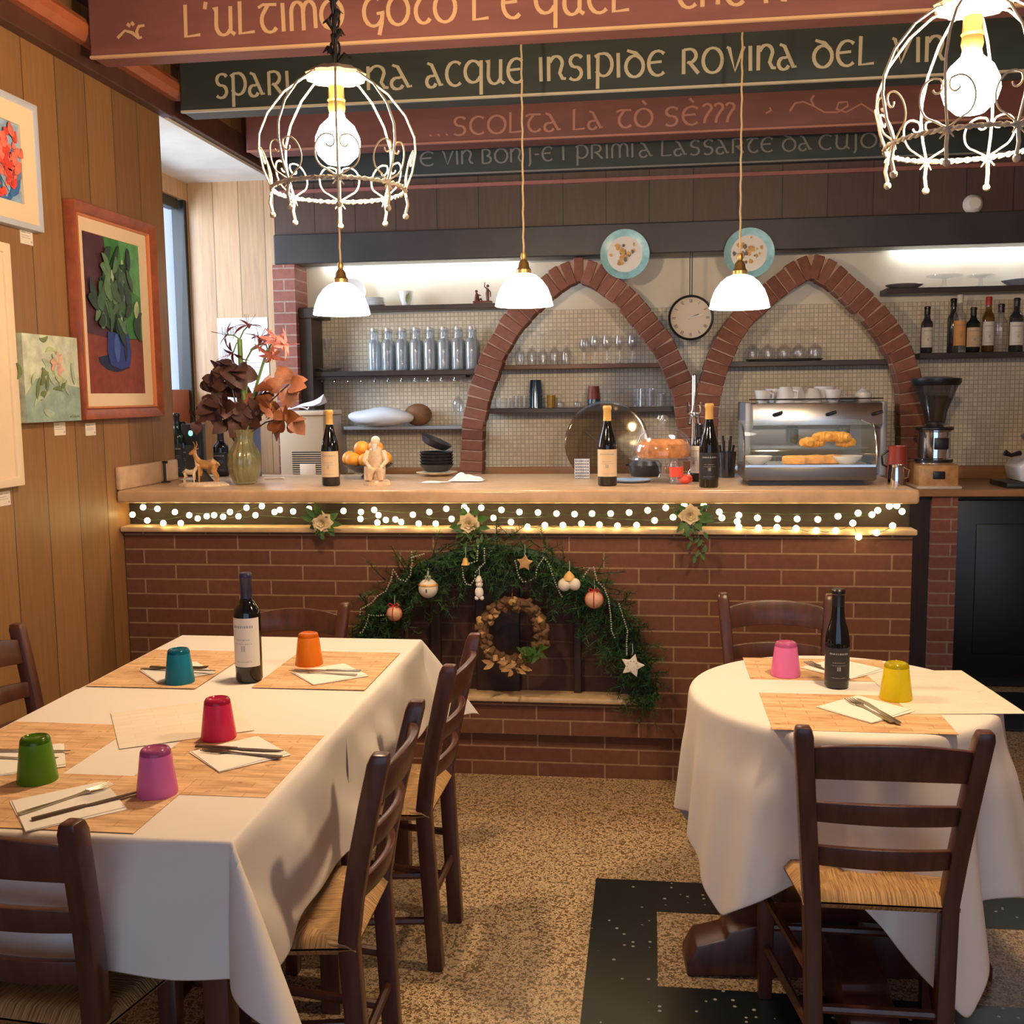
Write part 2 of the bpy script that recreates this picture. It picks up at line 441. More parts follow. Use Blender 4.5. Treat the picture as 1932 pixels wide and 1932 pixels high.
for nm, c in dict(p_plum=(.075, .022, .035), p_green=(.045, .21, .045), p_green2=(.10, .32, .11), p_red=(.23, .045, .022), p_blue=(.02, .045, .24),
                  p_blue2=(.06, .13, .42), p_navy=(.012, .012, .05), p_leaf=(.045, .11, .05), p_leaf2=(.11, .22, .10), p_leaf3=(.02, .045, .03), p_pale=(.45, .52, .30),
                  p_sage=(.40, .50, .38), p_sage2=(.56, .62, .48), p_mint=(.30, .42, .36), p_pink=(.68, .42, .32), p_olive=(.16, .22, .08), p_coral=(.72, .07, .05), p_coral2=(.80, .20, .14),
                  p_sky=(.30, .45, .66), p_teal=(.03, .14, .24), p_cobalt=(.05, .16, .42), p_slate=(.16, .20, .34)).items():
    plain('paint_' + nm[2:], c, .45, var=.28, scale=22, bump=.25, bscale=45)
for nm, c in dict(blue=(.005, .16, .26), orange=(.90, .19, .008), crimson=(.62, .025, .09), green=(.09, .22, .008), violet=(.60, .14, .36), pink=(.78, .17, .42), yellow=(.72, .58, .008)).items():
    plain('tumbler_base_' + nm, tuple(q * .7 for q in c), .10, Transmission_Weight=.3, IOR=1.3)
    plain('tumbler_' + nm, tuple(min(.95, q * 1.3 + .012) for q in c), .16, Transmission_Weight=.22, IOR=1.2)
thin_glass('clear_glass', (.985, .99, 1.0), .07, .04, .035, (.85, .9, 1.0))
thin_glass('case_glass', (.98, .99, .98), .025, .05, .03, (.7, .75, .6), edge=.12)
thin_glass('carafe_glass', (.95, .98, 1.0), .12, .05, .15, (.88, .95, 1.0))
thin_glass('smoked_glass', (.62, .56, .46), .08, .05, .08, (.35, .25, .15))
thin_glass('amber_spirit', (.62, .45, .22), .12, .04, .12, (.35, .2, .05))
thin_glass('dark_spirit', (.30, .30, .34), .12, .04, .35, (.06, .06, .08))
thin_glass('vase_glass', (.86, .85, .68), .10, .10, .20, (.55, .54, .32))
thin_glass('window_glass', (.97, .98, 1.0), .04)
thin_glass('hopper_glass', (.55, .54, .54), .10, .06, .25, (.12, .12, .12))
thin_glass('blue_glass', (.10, .30, .45), .16, .05, .35, (.02, .12, .25))
thin_glass('yellow_glass', (.85, .65, .12), .12, .05, .35, (.70, .45, .05))
glow('bulb_glow', (1.0, .71, .42), BULB_L)
glow('opal_shade', (1.0, .94, .84), 4.5)
glow('pendant_bulb', (1.0, .86, .66), 110)
glow('strip_glow', (.95, .97, 1.0), 14)
glow('fairy_bulb', (1.0, .80, .36), 11)
glow('green_led', (.05, 1.0, .35), 3)

# ================================================================== SETTING
XW = -2.166                      # left wall face
YB = 4.104                       # brick face of the bar
YR = 6.06                        # plane of the header, brick pillar and window reveal
YW = 6.30                        # back wall face
ZC = 3.06                        # ceiling
XR = 3.4; YN = -2.6
struct(MB().box(XW - .9, XR, YN, YW + .2, -.1, 0).build('floor', 'terrazzo', smooth=False))
b = MB()                          # inlaid black band, a square ring under the round table
for (x0, x1, y0, y1) in ((-.167, 1.15, 3.045, 3.245), (-.167, .025, 1.45, 3.045), (.025, 1.15, 2.44, 2.64), (-.9, -.167, 1.45, 1.62)):
    b.box(x0, x1, y0, y1, -.02, .0012)
struct(b.build('trim_1', 'black_terrazzo', smooth=False))
struct(MB().box(XW - .9, XR, YN, YW + .2, ZC, ZC + .1).build('ceiling', 'ceiling_wood', smooth=False))
# left wall with the deep window opening
YN0 = 4.62; XD = P(357, 500, Y=YR).x
b = MB(); b.box(XW - .12, XW, YN, YN0, 0, ZC).box(XW - .12, XW, YN0, YR, 2.815, ZC)
struct(b.build('wall_left', 'wall_panelling', smooth=False))
b = MB(); b.box(XD - .06, XW, YR, YR + .1, 0, ZC)
struct(b.build('wall_reveal', 'reveal_panelling', smooth=False))
b = MB(); b.prism([(XW - .001, YN0), (XW - .001, YR), (XD - .1, YR), (XD - .1, YN0)], 2.80, 2.815)
struct(b.build('trim_2', 'soffit_paint', smooth=False))
b = MB(); b.box(XD - .1, XW - .12, YN0 - .1, YN0, 0, ZC).box(XD - .1, XD, YN0, YR, 0, 1.30).box(XD - .1, XD, YN0, YR, 2.70, 2.80)
struct(b.build('wall_window', 'reveal_panelling', smooth=False))
# window in the niche
wt = thing('window_1', 'tall dark framed window in the deep recess of the left wall', 'window', (XD - .05, YN0, 1.30)); wt['kind'] = 'structure'
b = MB(); L = YR - YN0; Hh = 1.40
b.box(-.03, .05, L - .035, L, 0, Hh).box(-.03, .03, 0, .06, 0, Hh).box(-.03, .03, .06, L - .07, Hh - .06, Hh).box(-.03, .03, .06, L - .035, 0, .05)
b.box(-.02, .02, L * .72, L * .72 + .05, .05, Hh - .06)
b.build('window_frame', 'black_metal', wt, smooth=False, bevel=.004)
MB().box(-.004, .004, .06, L - .035, .05, Hh - .06).build('pane', 'window_glass', wt, smooth=False)
b = MB(); b.box(.001, .03, .9, L - .035, 0, .30); b.build('casing', 'crown_orange', wt, smooth=False, bevel=.004)
# back wall and right wall, rear wall with shopfront opening
struct(MB().box(XD + .1, XR, YW, YW + .15, 0, ZC).build('wall_back', 'back_wall', smooth=False))
struct(MB().box(XR, XR + .12, YN, YW + .15, 0, ZC).build('wall_right', 'wall_panelling', smooth=False))
b = MB(); b.box(XW - .1, XR, YN - .1, YN, 0, .15).box(XW - .1, XR, YN - .1, YN, 2.75, ZC).box(XW - .1, XW + .3, YN - .1, YN, .15, 2.75).box(XR - .5, XR, YN - .1, YN, .15, 2.75)
struct(b.build('wall_rear', 'wall_panelling', smooth=False))
# crown along the left wall
b = MB(); b.box(XW, XW + .05, YN, 4.66, 2.80, 2.875, mi=0); b.box(XW, XW + .035, 4.66, YR, 2.815, 2.93, mi=0); struct(b.build('trim_3', 'crown_dark', smooth=False, bevel=.004))
b = MB(); b.prism([(XW, 2.875), (XW + .085, 2.868), (XW + .112, 2.888), (XW + .115, 2.92), (XW + .10, 2.945), (XW + .06, 2.955), (XW, 2.955)], YN, 4.66, Matrix(((1, 0, 0, 0), (0, 0, 1, 0), (0, 1, 0, 0), (0, 0, 0, 1))))
struct(b.build('trim_4', 'crown_orange'))
# header panel above the back bar
zb = P(900, 488, Y=YR - .03).z; zm = P(900, 432, Y=YR).z
struct(MB().box(XW, XR, YR, YR + .2, zm, ZC).build('wall_header', 'header_panelling', smooth=False))
struct(MB().box(XW, XR, YR - .03, YR + .14, zb, zm).build('trim_5', 'header_dark', smooth=False, bevel=.006))
struct(MB().box(XW, XR, YR - .02, YR, 2.715, 2.735).build('trim_6', 'beam_underside', smooth=False))

# ------------------------------------------------------------------ painted beams with lettering
def arc(cx, cy, rx, ry, a0, a1, n=10): return [(cx + rx * cos(math.radians(a0 + (a1 - a0) * i / n)), cy + ry * sin(math.radians(a0 + (a1 - a0) * i / n))) for i in range(n + 1)]
GLY = {
 'L': (.72, [[(.08, 1.15), (.06, .02), (.70, .06)]]),
 "'": (.25, [[(.12, 1.2), (.06, .95)]]),
 '`': (.30, [[(.05, 1.45), (.25, 1.22)]]),
 'U': (.95, [[(.02, .92), (.16, 1.0), (.13, .4)] + arc(.45, .35, .32, .35, 180, 330, 8), [(.78, 1.0), (.76, .12), (.95, 0)]]),
 'T': (.80, [[(.0, .88), (.2, .98), (.8, .96)], [(.42, .95)] + arc(.50, .42, .36, .42, 150, 320, 10)]),
 'I': (.25, [[(.10, 1.0), (.12, 0)]]),
 'J': (.35, [[(.2, 1.0), (.22, -.15), (.1, -.32)]]),
 'M': (1.15, [[(.06, 0)] + arc(.32, .66, .26, .34, 180, 20, 8) + [(.58, 0)], [(.58, .66)] + arc(.83, .66, .25, .34, 160, 0, 8) + [(1.10, .05)]]),
 'G': (.92, [arc(.46, .5, .44, .5, 55, 330, 14), [(.86, .45), (.82, .1), (.70, -.32)], [(.60, .42), (.95, .46)]]),
 'O': (.98, [arc(.49, .5, .46, .5, 0, 360, 20)]),
 'C': (.80, [arc(.48, .5, .44, .5, 50, 310, 14)]),
 'E': (.85, [arc(.48, .5, .44, .5, 48, 312, 14), [(.08, .53), (.66, .56)]]),
 'Q': (.95, [arc(.46, .55, .42, .45, 30, 330, 14), [(.88, 1.0), (.86, -.42)]]),
 'H': (.85, [[(.08, 1.2), (.08, 0)], [(.08, .5)] + arc(.42, .6, .32, .35, 160, 0, 8) + [(.72, .05)]]),
 'N': (.85, [[(.08, 1.0), (.08, 0)], [(.08, .8)] + arc(.45, .68, .30, .32, 160, 0, 8) + [(.62, .3), (.75, .08), (.92, .06)]]),
 'S': (.75, [arc(.42, .76, .30, .25, 30, 250, 10) + arc(.34, .26, .32, .27, 70, -140, 10)]),
 'P': (.85, [[(.14, .95), (.12, -.42)], [(.0, .88), (.2, 1.0)] + arc(.42, .55, .40, .46, 85, -150, 12)]),
 'A': (.88, [[(.08, 1.0), (.30, .92), (.74, .06), (.88, .1)], [(.52, .50)] + arc(.28, .22, .25, .24, 75, 340, 10)]),
 'R': (.85, [[(.10, 1.0), (.10, 0)], [(.10, .98)] + arc(.38, .73, .32, .27, 85, -110, 10) + [(.40, .45), (.82, .0)]]),
 'D': (.95, [arc(.48, .42, .42, .43, 0, 360, 18), [(.80, .70), (.55, .95), (.12, 1.08)]]),
 'V': (.88, [[(.02, 1.0), (.14, .95), (.42, .02), (.84, 1.0)]]),
 'B': (.82, [[(.10, 1.0), (.10, 0)], [(.10, .98)] + arc(.36, .76, .28, .23, 85, -85, 8) + arc(.36, .27, .36, .27, 85, -90, 8) + [(.10, .0)]]),
 '-': (.45, [[(.05, .5), (.38, .5)]]),
 '.': (.28, [[(.10, .02), (.14, .10)]]),
 '?': (.42, [arc(.24, .88, .22, .22, 160, -60, 8) + [(.16, .35), (.10, .05)]]),
}
def ribbon(b, pts, w, y):
    n = len(pts); vs = []
    for i, p in enumerate(pts):
        a = Vector(pts[max(i-1, 0)]); c = Vector(pts[min(i+1, n-1)]); t = (c - a).normalized(); nn = Vector((-t.y, t.x))
        ww = w * (1.0 if abs(t.y) > .5 else .72)
        for s in (-1, 1):
            q = Vector(p) + nn * ww * s / 2; vs.append((q.x, y - 2e-5 * i, q.y))
    b.add(vs, [(2*i, 2*i+1, 2*i+3, 2*i+2) for i in range(n - 1)])
def letters(b, word, xs, xe, z, h, y):
    tot = sum(GLY[c][0] + .16 for c in word if c != '`') - .16; sx = (xe - xs) / tot; x = xs; pw = 0
    for c in word:
        wd, st = GLY[c]
        if c == '`':
            for k in st: ribbon(b, [(x + (u - .16 - pw * .62) * sx, z + v * h) for u, v in k], h * .13, y)
            continue
        pw = wd
        for ki, k in enumerate(st): ribbon(b, [(x + u * sx, z + v * h) for u, v in k], h * .15, y - .0006 * ki)
        x += (wd + .16) * sx
BEAMS = []
def beam(label, yf, yb, z0, z1, mat, words, by, hpx, lmat, extra=None):
    t = thing('ceiling_beam', label, 'beam', (0, yf, z0), 0, 'painted ceiling beams')
    b = MB(); b.box(XW + .117, XR, 0, yb - yf, 0, z1 - z0, mi=0)
    me = b.build('beam_body', [mat, 'beam_underside'], t, smooth=False, bevel=.008, seg=1)
    b = MB()
    for i, (w_, x0, x1) in enumerate(words):
        letters(b, w_, P(x0, 100, Y=yf).x, P(x1, 100, Y=yf).x, by - z0, hpx, -.0015)
    if extra:
        for pts in extra: ribbon(b, [(P(x, y, Y=yf).x, P(x, y, Y=yf).z - z0) for x, y in pts], hpx * .12, -.0015)
    b.build('lettering', lmat, t, smooth=False)
    # thin painted line along the bottom edge
    MB().box(XW + .12, XR, -.004, .012, -.003, .006).build('edge_line', lmat, t, smooth=False)
    return t
y1 = P(988, 63, Z=2.80).y; y1b = P(988, 85, Z=2.80).y
y2 = P(988, 180, Z=2.80).y; y2b = P(988, 197, Z=2.80).y
y3 = P(988, 263, Z=2.80).y
beam("red painted ceiling beam lettered L'ULTIMO GOTO", y1, y1b, 2.80, ZC, 'beam_red',
     [("L'ULTIMO", 350, 650), ("GO`TO", 688, 862), ("L'E`", 893, 985), ("QUEL", 1010, 1188), ("CHE", 1278, 1405), ("N", 1440, 1480)],
     P(700, 50, Y=y1).z, .098, 'lettering_gold',
     [[(222, 72), (236, 58), (250, 62), (262, 73), (268, 70)], [(262, 73), (258, 60), (262, 50), (273, 48)], [(240, 45), (246, 50)], [(248, 42), (253, 48)]])
beam("dark green ceiling beam lettered ACQUE INSIPIDE ROVINA", y2, y2b, 2.80, ZC, 'beam_green',
     [("SPARI", 403, 545), ("NA", 690, 776), ("ACQUE", 803, 988), ("INSIPIDE", 1016, 1256), ("ROVINA", 1286, 1503), ("DEL", 1533, 1650), ("VIN", 1682, 1782)],
     P(900, 160, Y=y2).z, .098, 'lettering_pale')
beam("red ceiling beam lettered SCOLTA LA TO SE with painted flourish", y3, y3 + .16, 2.80, ZC, 'beam_red',
     [("...SCOLTA", 805, 1057), ("LA", 1080, 1137), ("TO`", 1163, 1232), ("SE`", 1253, 1320), ("???", 1326, 1385)],
     P(1000, 249, Y=y3).z, .085, 'lettering_rose',
     [[(1445, 214), (1455, 208), (1452, 203)], [(1490, 210), (1500, 195), (1515, 192), (1535, 200), (1555, 212), (1580, 212), (1600, 200), (1598, 192), (1582, 194), (1578, 206), (1596, 212), (1625, 196), (1650, 212)], [(1535, 200), (1530, 188), (1536, 180)]])
beam("dark ceiling beam lettered E VIN BON above the bar shelves", 5.98, YR + .04, P(900, 327, Y=5.98).z, ZC, 'beam_green',
     [("E", 788, 816), ("VIN", 830, 888), ("BO`N", 905, 982), ("J-E`", 993, 1042), ("I", 1058, 1066), ("PRIMI", 1085, 1197), ("A", 1206, 1232), ("LASSARTE", 1248, 1462), ("DA", 1478, 1535), ("CUJON", 1548, 1690)],
     P(1000, 305, Y=5.98).z, .075, 'lettering_dim')
b = MB()
for k in range(58): b.box(XW + .1 + k * .095, XW + .1 + k * .095 + .045, y1b, 5.95, ZC - .035, ZC)
struct(b.build('trim_7', 'crown_dark', smooth=False))

# ================================================================== BAR COUNTER
ZT = 1.178; XBR = .985
XWB = XW + .004
bc = thing('bar_counter', 'long brick bar counter with arched alcove and marble ledge', 'counter', (0, YB, 0))
ACX, AZ0, AR = -.60, .345, .575
b = MB(); DEP = .5
# brick front with a semicircular opening
N = 28; arcp = [(ACX - AR * cos(pi * i / N), AZ0 + AR * 1.06 * sin(pi * i / N)) for i in range(N + 1)]
zt = 1.005; z0 = .185
b.add([(XWB, 0, z0), (ACX - AR, 0, z0), (ACX - AR, 0, AZ0), (ACX - AR, 0, zt), (XWB, 0, zt), (XWB, 0, AZ0)], [(0, 1, 2, 5), (5, 2, 3, 4)])
b.add([(ACX + AR, 0, z0), (XBR, 0, z0), (XBR, 0, AZ0), (XBR, 0, zt), (ACX + AR, 0, zt), (ACX + AR, 0, AZ0)], [(0, 1, 2, 5), (5, 2, 3, 4)])
b.add([(ACX - AR, 0, z0), (ACX + AR, 0, z0), (ACX + AR, 0, AZ0), (ACX - AR, 0, AZ0)], [(0, 1, 2, 3)])
for i in range(N):
    (xa, za), (xb, zb2) = arcp[i], arcp[i + 1]
    b.add([(xa, 0, za), (xb, 0, zb2), (xb, 0, zt), (xa, 0, zt)], [(0, 1, 2, 3)])
    b.add([(xa, 0, za), (xb, 0, zb2), (xb, .09, zb2), (xa, .09, za)], [(0, 1, 2, 3)])
b.add([(XBR, 0, z0), (XBR, DEP, z0), (XBR, DEP, zt), (XBR, 0, zt)], [(0, 1, 2, 3)])
b.add([(XWB, 0, zt), (XBR, 0, zt), (XBR, DEP, zt), (XWB, DEP, zt)], [(0, 1, 2, 3)])
b.build('brick_front', 'bar_brick', bc, smooth=False)
MB().box(XWB, XBR - .02, .035, DEP, 0, .185).build('plinth', 'bar_brick', bc, smooth=False)
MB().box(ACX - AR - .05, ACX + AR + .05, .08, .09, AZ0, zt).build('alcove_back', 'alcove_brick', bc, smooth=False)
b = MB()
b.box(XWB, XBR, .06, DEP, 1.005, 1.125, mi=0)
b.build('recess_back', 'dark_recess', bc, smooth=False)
MB().box(XWB, XBR + .01, -.035, .06, 1.005, 1.027).build('ledge', 'marble_trim', bc, bevel=.006)
MB().box(-1.16, .012, -.03, .08, .325, .347).build('alcove_sill', 'marble_trim', bc, bevel=.006)
b = MB()
for (x0, x1, y) in ((-1.10, -1.0, .050), (-.885, -.845, .045), (-.70, -.52, .055), (-.30, -.27, .045), (-.12, -.06, .050)):
    b.box(x0, x1, y, .082, .347, AZ0 + sqrt(max(.01, AR**2 - (max(abs(x0 - ACX), abs(x1 - ACX)))**2)) * 1.0)
b.build('alcove_post', 'old_wood', bc, smooth=False, bevel=.003)
bt = thing('marble_worktop', 'beige marble bar top with upstand against the left wall', 'worktop', (0, YB, 1.125))
b = MB(); b.box(XW + .001, XBR + .012, -.045, .80, 0, ZT - 1.125); b.build('slab', 'marble_slab', bt, bevel=.012, seg=3)
MB().box(XW, XW + .022, -.045, .5, ZT - 1.125, ZT - 1.125 + .095).build('upstand', 'marble_slab', bt, bevel=.008)
# wing counter under the window
wc = thing('window_counter', 'low dark counter running under the left window behind the bar', 'counter', (0, 0, 0))
MB().box(XD, -1.75, YB + .81, YR - .01, 0, 1.06).build('body', 'dark_door', wc, smooth=False)
MB().box(XD, -1.73, YB + .805, YR - .01, 1.06, 1.10).build('counter_slab', 'counter_wood', wc, bevel=.004)

# back counter
ZK = 1.04
bk = thing('back_counter', 'back bar counter with wooden top behind the arches', 'counter', (0, 5.6, 0))
MB().box(-1.72, XR - .01, -.03, .69, ZK - .035, ZK).build('worktop', 'counter_wood', bk, bevel=.004)
MB().box(-1.72, XR - .01, .665, .69, ZK, ZK + .075).build('upstand', 'counter_wood', bk, bevel=.003)
xp0 = P(1757, 1000, Y=5.6).x; xp1 = P(1806, 1000, Y=5.6).x
MB().box(-1.70, xp0, .03, .68, 0, ZK - .035).build('cabinet', 'old_wood', bk, smooth=False)
MB().box(xp0, xp1, .0, .68, 0, ZK - .035).build('brick_pillar', 'pillar_brick', bk, smooth=False)
b = MB(); b.box(xp1, xp1 + .72, .03, .06, .06, ZK - .06); d_ = b.build('door', 'dark_door', bk, bevel=.004)
MB().box(xp1 + .1, xp1 + .62, .022, .032, .18, ZK - .18).build('door_panel', 'dark_door', d_, bevel=.006)
MB().tube([(xp1 + .66, .03, .62), (xp1 + .66, -.01, .62), (xp1 + .66, -.01, .70), (xp1 + .66, .03, .70)], .006).build('handle', 'dull_steel', d_)
MB().box(xp1, XR - .01, .06, .68, 0, ZK - .035).build('cabinet', 'dark_door', bk, smooth=False)
tag(MB().box(-1.6, 3.0, 0, .62, 0, .012).build('floor_shade_sheet', 'floor_shade_dark', loc=(0, 4.9, .0), bevel=.004), 'dark sheet standing for the shaded floor behind the bar', 'mat')  # thin dark sheet puts the shade behind the bar into the floor colour

# brick pillar at left of the back bar, dark post
xa = P(521, 700, Y=YR - .02).x; xb_ = P(562, 700, Y=YR - .02).x
struct(MB().box(xa, xb_, YR - .02, YR + .2, 0, zb).build('wall_pillar', 'pillar_brick', smooth=False))
b = MB(); b.box(xb_, xb_ + .075, YR + .03, YW, ZK, P(580, 580, Y=YR).z); b.box(xb_, xb_ + .13, YR + .02, YW, P(580, 600, Y=YR).z, P(580, 580, Y=YR).z)
tag(b.build('shelf_post', 'shelf_dark', smooth=False, bevel=.005), 'dark wooden shelf post beside the left brick pillar', 'post')

# ------------------------------------------------------------------ brick arches
def arch(label, px):
    yf = YR - .03; dp = .12
    pts = [P(x, y, Y=yf) for x, y in px]
    # resample
    for e_ in (0, -1): pts[e_].z = ZK + .001
    segs = [0]
    for a, c in zip(pts, pts[1:]): segs.append(segs[-1] + (c - a).length)
    def at(s):
        for i in range(len(pts) - 1):
            if s <= segs[i+1] or i == len(pts) - 2:
                k = (s - segs[i]) / (segs[i+1] - segs[i]); return pts[i].lerp(pts[i+1], k), (pts[i+1] - pts[i]).normalized()
    n = round(segs[-1] / .061); st = segs[-1] / n
    t = thing('brick_arch', label, 'arch', (0, yf, 0), 0, 'brick arches of the back bar')
    b = MB(); mo = MB(); prev = None
    for i in range(n):
        c, d0 = at((i + .5) * st)
        a1 = at(max(0, (i - .2) * st))[0]; a2 = at(min(segs[-1], (i + 1.2) * st))[0]; d = (a2 - a1).normalized()
        nn = Vector((-d.z, 0, d.x)); hw = .066 + rnd.uniform(-.004, .004); yo = rnd.uniform(-.004, .004)
        q = []
        for y in (yo, dp):
            for (s, w_) in ((-1, -1), (1, -1), (1, 1), (-1, 1)):
                v = c + d * s * (st * .45) + nn * w_ * hw; q.append((v.x, y, v.z))
        b.add(q, [(0, 1, 2, 3), (4, 7, 6, 5), (0, 4, 5, 1), (1, 5, 6, 2), (2, 6, 7, 3), (3, 7, 4, 0)])
    K = 60; vs = []
    for i in range(K + 1):
        c, d = at(segs[-1] * i / K); a1 = at(max(0, segs[-1] * i / K - .05))[0]; a2 = at(min(segs[-1], segs[-1] * i / K + .05))[0]; d = (a2 - a1).normalized()
        nn = Vector((-d.z, 0, d.x))
        for y, w_ in ((.006, -.062), (.006, .062), (dp - .004, .062), (dp - .004, -.062)):
            v = c + nn * w_; vs.append((v.x, y, v.z))
    mo.add(vs, [(4*i+k, 4*i+(k+1) % 4, 4*i+4+(k+1) % 4, 4*i+4+k) for i in range(K) for k in range(4)] + [(0, 1, 2, 3), (4*K+3, 4*K+2, 4*K+1, 4*K)])
    b.build('bricks', 'arch_brick', t, smooth=False, bevel=.004, seg=1); mo.build('mortar', 'mortar', t, smooth=False)
arch('left pointed brick arch framing the glass shelves', [(888, 948), (888, 905), (892, 800), (905, 740), (930, 670), (965, 610), (1015, 557), (1058, 522), (1092, 508), (1127, 520), (1178, 560), (1214, 603), (1250, 650), (1273, 697), (1290, 740), (1299, 808), (1300, 945)])
arch('right pointed brick arch framing the coffee machine', [(1336, 945), (1332, 800), (1338, 740), (1352, 690), (1374, 640), (1405, 595), (1450, 555), (1498, 518), (1532, 500), (1568, 516), (1605, 548), (1645, 585), (1677, 625), (1700, 665), (1714, 705), (1722, 760), (1722, 940)])

# ================================================================== CEILING LAMPS
def cage_lamp(label, loc, R=.205):
    t = thing('cage_lamp', label, 'ceiling lamp', loc, 0, 'wrought iron cage lamps')
    prof = [(.055, .155), (.085, .15), (.135, .115), (.180, .06), (.203, .005), (.205, -.035), (.195, -.085), (.175, -.135)]
    k = R / .205
    for i in range(8):
        a = 2 * pi * (i + .35) / 8; u = Vector((cos(a), sin(a), 0)); v = Vector((-sin(a), cos(a), 0)); zz = Vector((0, 0, 1))
        b = MB(); b.tube([u * r * k + zz * z * k for r, z in prof], .0031, 6)
        e = u * .175 * k - zz * .135 * k
        b.tube([e, e - zz * .035 + u * .006, e - zz * .058], .0042, 6); b.ball(e - zz * .066, .0085, 8, 6)
        for sg in (-1, 1): b.tube([e, e - zz * .018 + v * .014 * sg + u * .004], [.003, .0015], 5)
        b.build('cage_bar', 'white_iron', t)
        # heart scroll at the foot of each bar
        b = MB()
        for sg in (-1, 1):
            pts = []
            for q in range(25):
                s_ = q / 24
                if s_ < .6: ang = -90 + s_ / .6 * 200; cx, cy, rr = .026, .058, .030; pts_x = cx + rr * cos(math.radians(ang)); pts_y = cy + rr * 1.3 * sin(math.radians(ang))
                else:
                    ss = (s_ - .6) / .4; ang = 110 + ss * 230; rr = .018 * (1 - .55 * ss); pts_x = .020 + rr * cos(math.radians(ang)) * .9; pts_y = .079 + rr * sin(math.radians(ang))
                if q == 0: pts_x, pts_y = 0, 0
                rad = .176 + .025 * min(1, pts_y / .1)
                pa = a + sg * pts_x / rad
                pts.append((rad * cos(pa) * k, rad * sin(pa) * k, (-.133 + pts_y) * k))
            b.tube(pts, .0023, 5)
        b.build('heart_scroll', 'white_iron', t)
    b = MB(); n = 96
    for ph in (0, pi):
        b.tube([((.175 + .0035 * cos(ph + q * pi * 60 / n)) * k * cos(2*pi*q/n), (.175 + .0035 * cos(ph + q * pi * 60 / n)) * k * sin(2*pi*q/n), -.135 * k + .0035 * sin(ph + q * pi * 60 / n)) for q in range(n)], .0038, 5, True)
    b.build('rim_ring', 'white_iron', t)
    b = MB(); b.lathe([(.02, .175), (.06, .172), (.078, .158), (.074, .148), (.04, .145), (.02, .13)], 32, wob=lambda a, z: 1 + .06 * cos(10 * a)); b.build('collar', 'white_iron', t)
    b = MB(); b.lathe([(.019, .145), (.021, .10), (.024, .095), (.021, .09), (.023, .075), (.019, .06)], 20); b.build('bulb_holder', 'aged_brass', t)
    b = MB(); b.lathe([(.0, .068), (.018, .066), (.022, .05), (.045, .028), (.058, 0), (.060, -.02), (.052, -.045), (.030, -.066), (0, -.073)], 28); b.build('bulb', 'bulb_glow', t)
    top = ZC - loc[2]
    b = MB(); z = .175
    b.tube([(0, 0, .17), (0, 0, top)], .006, 8)
    while z < top - .04:
        al = (round(z / .034)) % 2
        b.tube([((.013 * cos(q)) * (1 - al), (.013 * cos(q)) * al, z + .017 + .021 * sin(q)) for q in [2*pi*i/10 for i in range(10)]], .0035, 5, True); z += .034
    for i in range(16):
        a = i * 2.4; zz = .18 + (i % 8) * .022; rr = .045 * (1 - (i % 8) / 12)
        b.tube([(0, 0, zz), (rr * .6 * cos(a), rr * .6 * sin(a), zz + .03), (rr * cos(a), rr * sin(a), zz + .02)], [.005, .007, .001], 5)
    b.lathe([(.0, top - .03), (.03, top - .025), (.055, top - .008), (.055, top)], 20)
    b.build('chain', 'dark_chain', t)
    return t
l1 = P(637, 260, Y=2.80)
cage_lamp('white wrought iron cage lamp hanging above the long rectangular table', l1)
l2 = P(1832, 152, Y=2.45)
cage_lamp('white wrought iron cage lamp hanging above the round table', l2, .20)

def pendant(label, px, py, first=[None]):
    c = P(px, py, Y=4.30)
    t = thing('pendant_lamp', label, 'pendant lamp', c, 0, 'opal pendant lamps above the bar')
    b = MB(); k = .118
    b.lathe([(.028, .130), (.050, .122), (.074, .102), (.096, .072), (.110, .036), (k, .002), (k - .004, 0), (.106, .034), (.092, .068), (.07, .097), (.028, .116)], 36); b.build('lamp_shade', 'opal_shade', t)
    b = MB(); b.lathe([(0, .215), (.010, .212), (.013, .195), (.010, .185), (.020, .172), (.022, .155), (.030, .145), (.030, .130), (0, .128)], 20); b.build('cap', 'aged_brass', t)
    b = MB(); top = ZC - c.z; n = 30
    b.tube([(.0015 * sin(i * 2.2), .0015 * cos(i * 2.2), .21 + (top - .21) * i / n) for i in range(n + 1)], .0042, 6); b.lathe([(.04, top), (.04, top - .006), (.01, top - .03), (0, top - .03)], 16)
    b.build('cord', 'cord', t)
    b = MB(); b.ball((0, 0, .055), (.030, .030, .036), 16, 10); b.build('bulb', 'pendant_bulb', t)
pendant('opal glass pendant lamp in front of the shelf of carafes', 645, 594)
pendant('opal glass pendant lamp in front of the left brick arch', 989, 578)
pendant('opal glass pendant lamp right of the wall clock', 1395, 582)

# ================================================================== TABLES
ZTB = .765
def leg_table(label, x0, x1, y0, y1):
    t = thing('dining_table', label, 'table', ((x0 + x1) / 2, (y0 + y1) / 2, 0), 0, 'square tables pushed together')
    w_, l_ = (x1 - x0) / 2 - .004, (y1 - y0) / 2 - .004
    MB().box(-w_, w_, -l_, l_, ZTB - .035, ZTB - .006).build('tabletop', 'dark_wood', t, bevel=.004)
    MB().box(-w_ + .05, w_ - .05, -l_ + .05, l_ - .05, ZTB - .12, ZTB - .035).build('apron', 'dark_wood', t, smooth=False)
    for sx in (-1, 1):
        for sy in (-1, 1):
            MB().cbox((sx * (w_ - .045), sy * (l_ - .045), (ZTB - .035) / 2), (.05, .05, ZTB - .035)).build('leg', 'dark_wood', t, bevel=.004)
TX0, TX1, TY0, TYM, TY1 = -1.545, -.735, 1.718, 2.50, 3.285
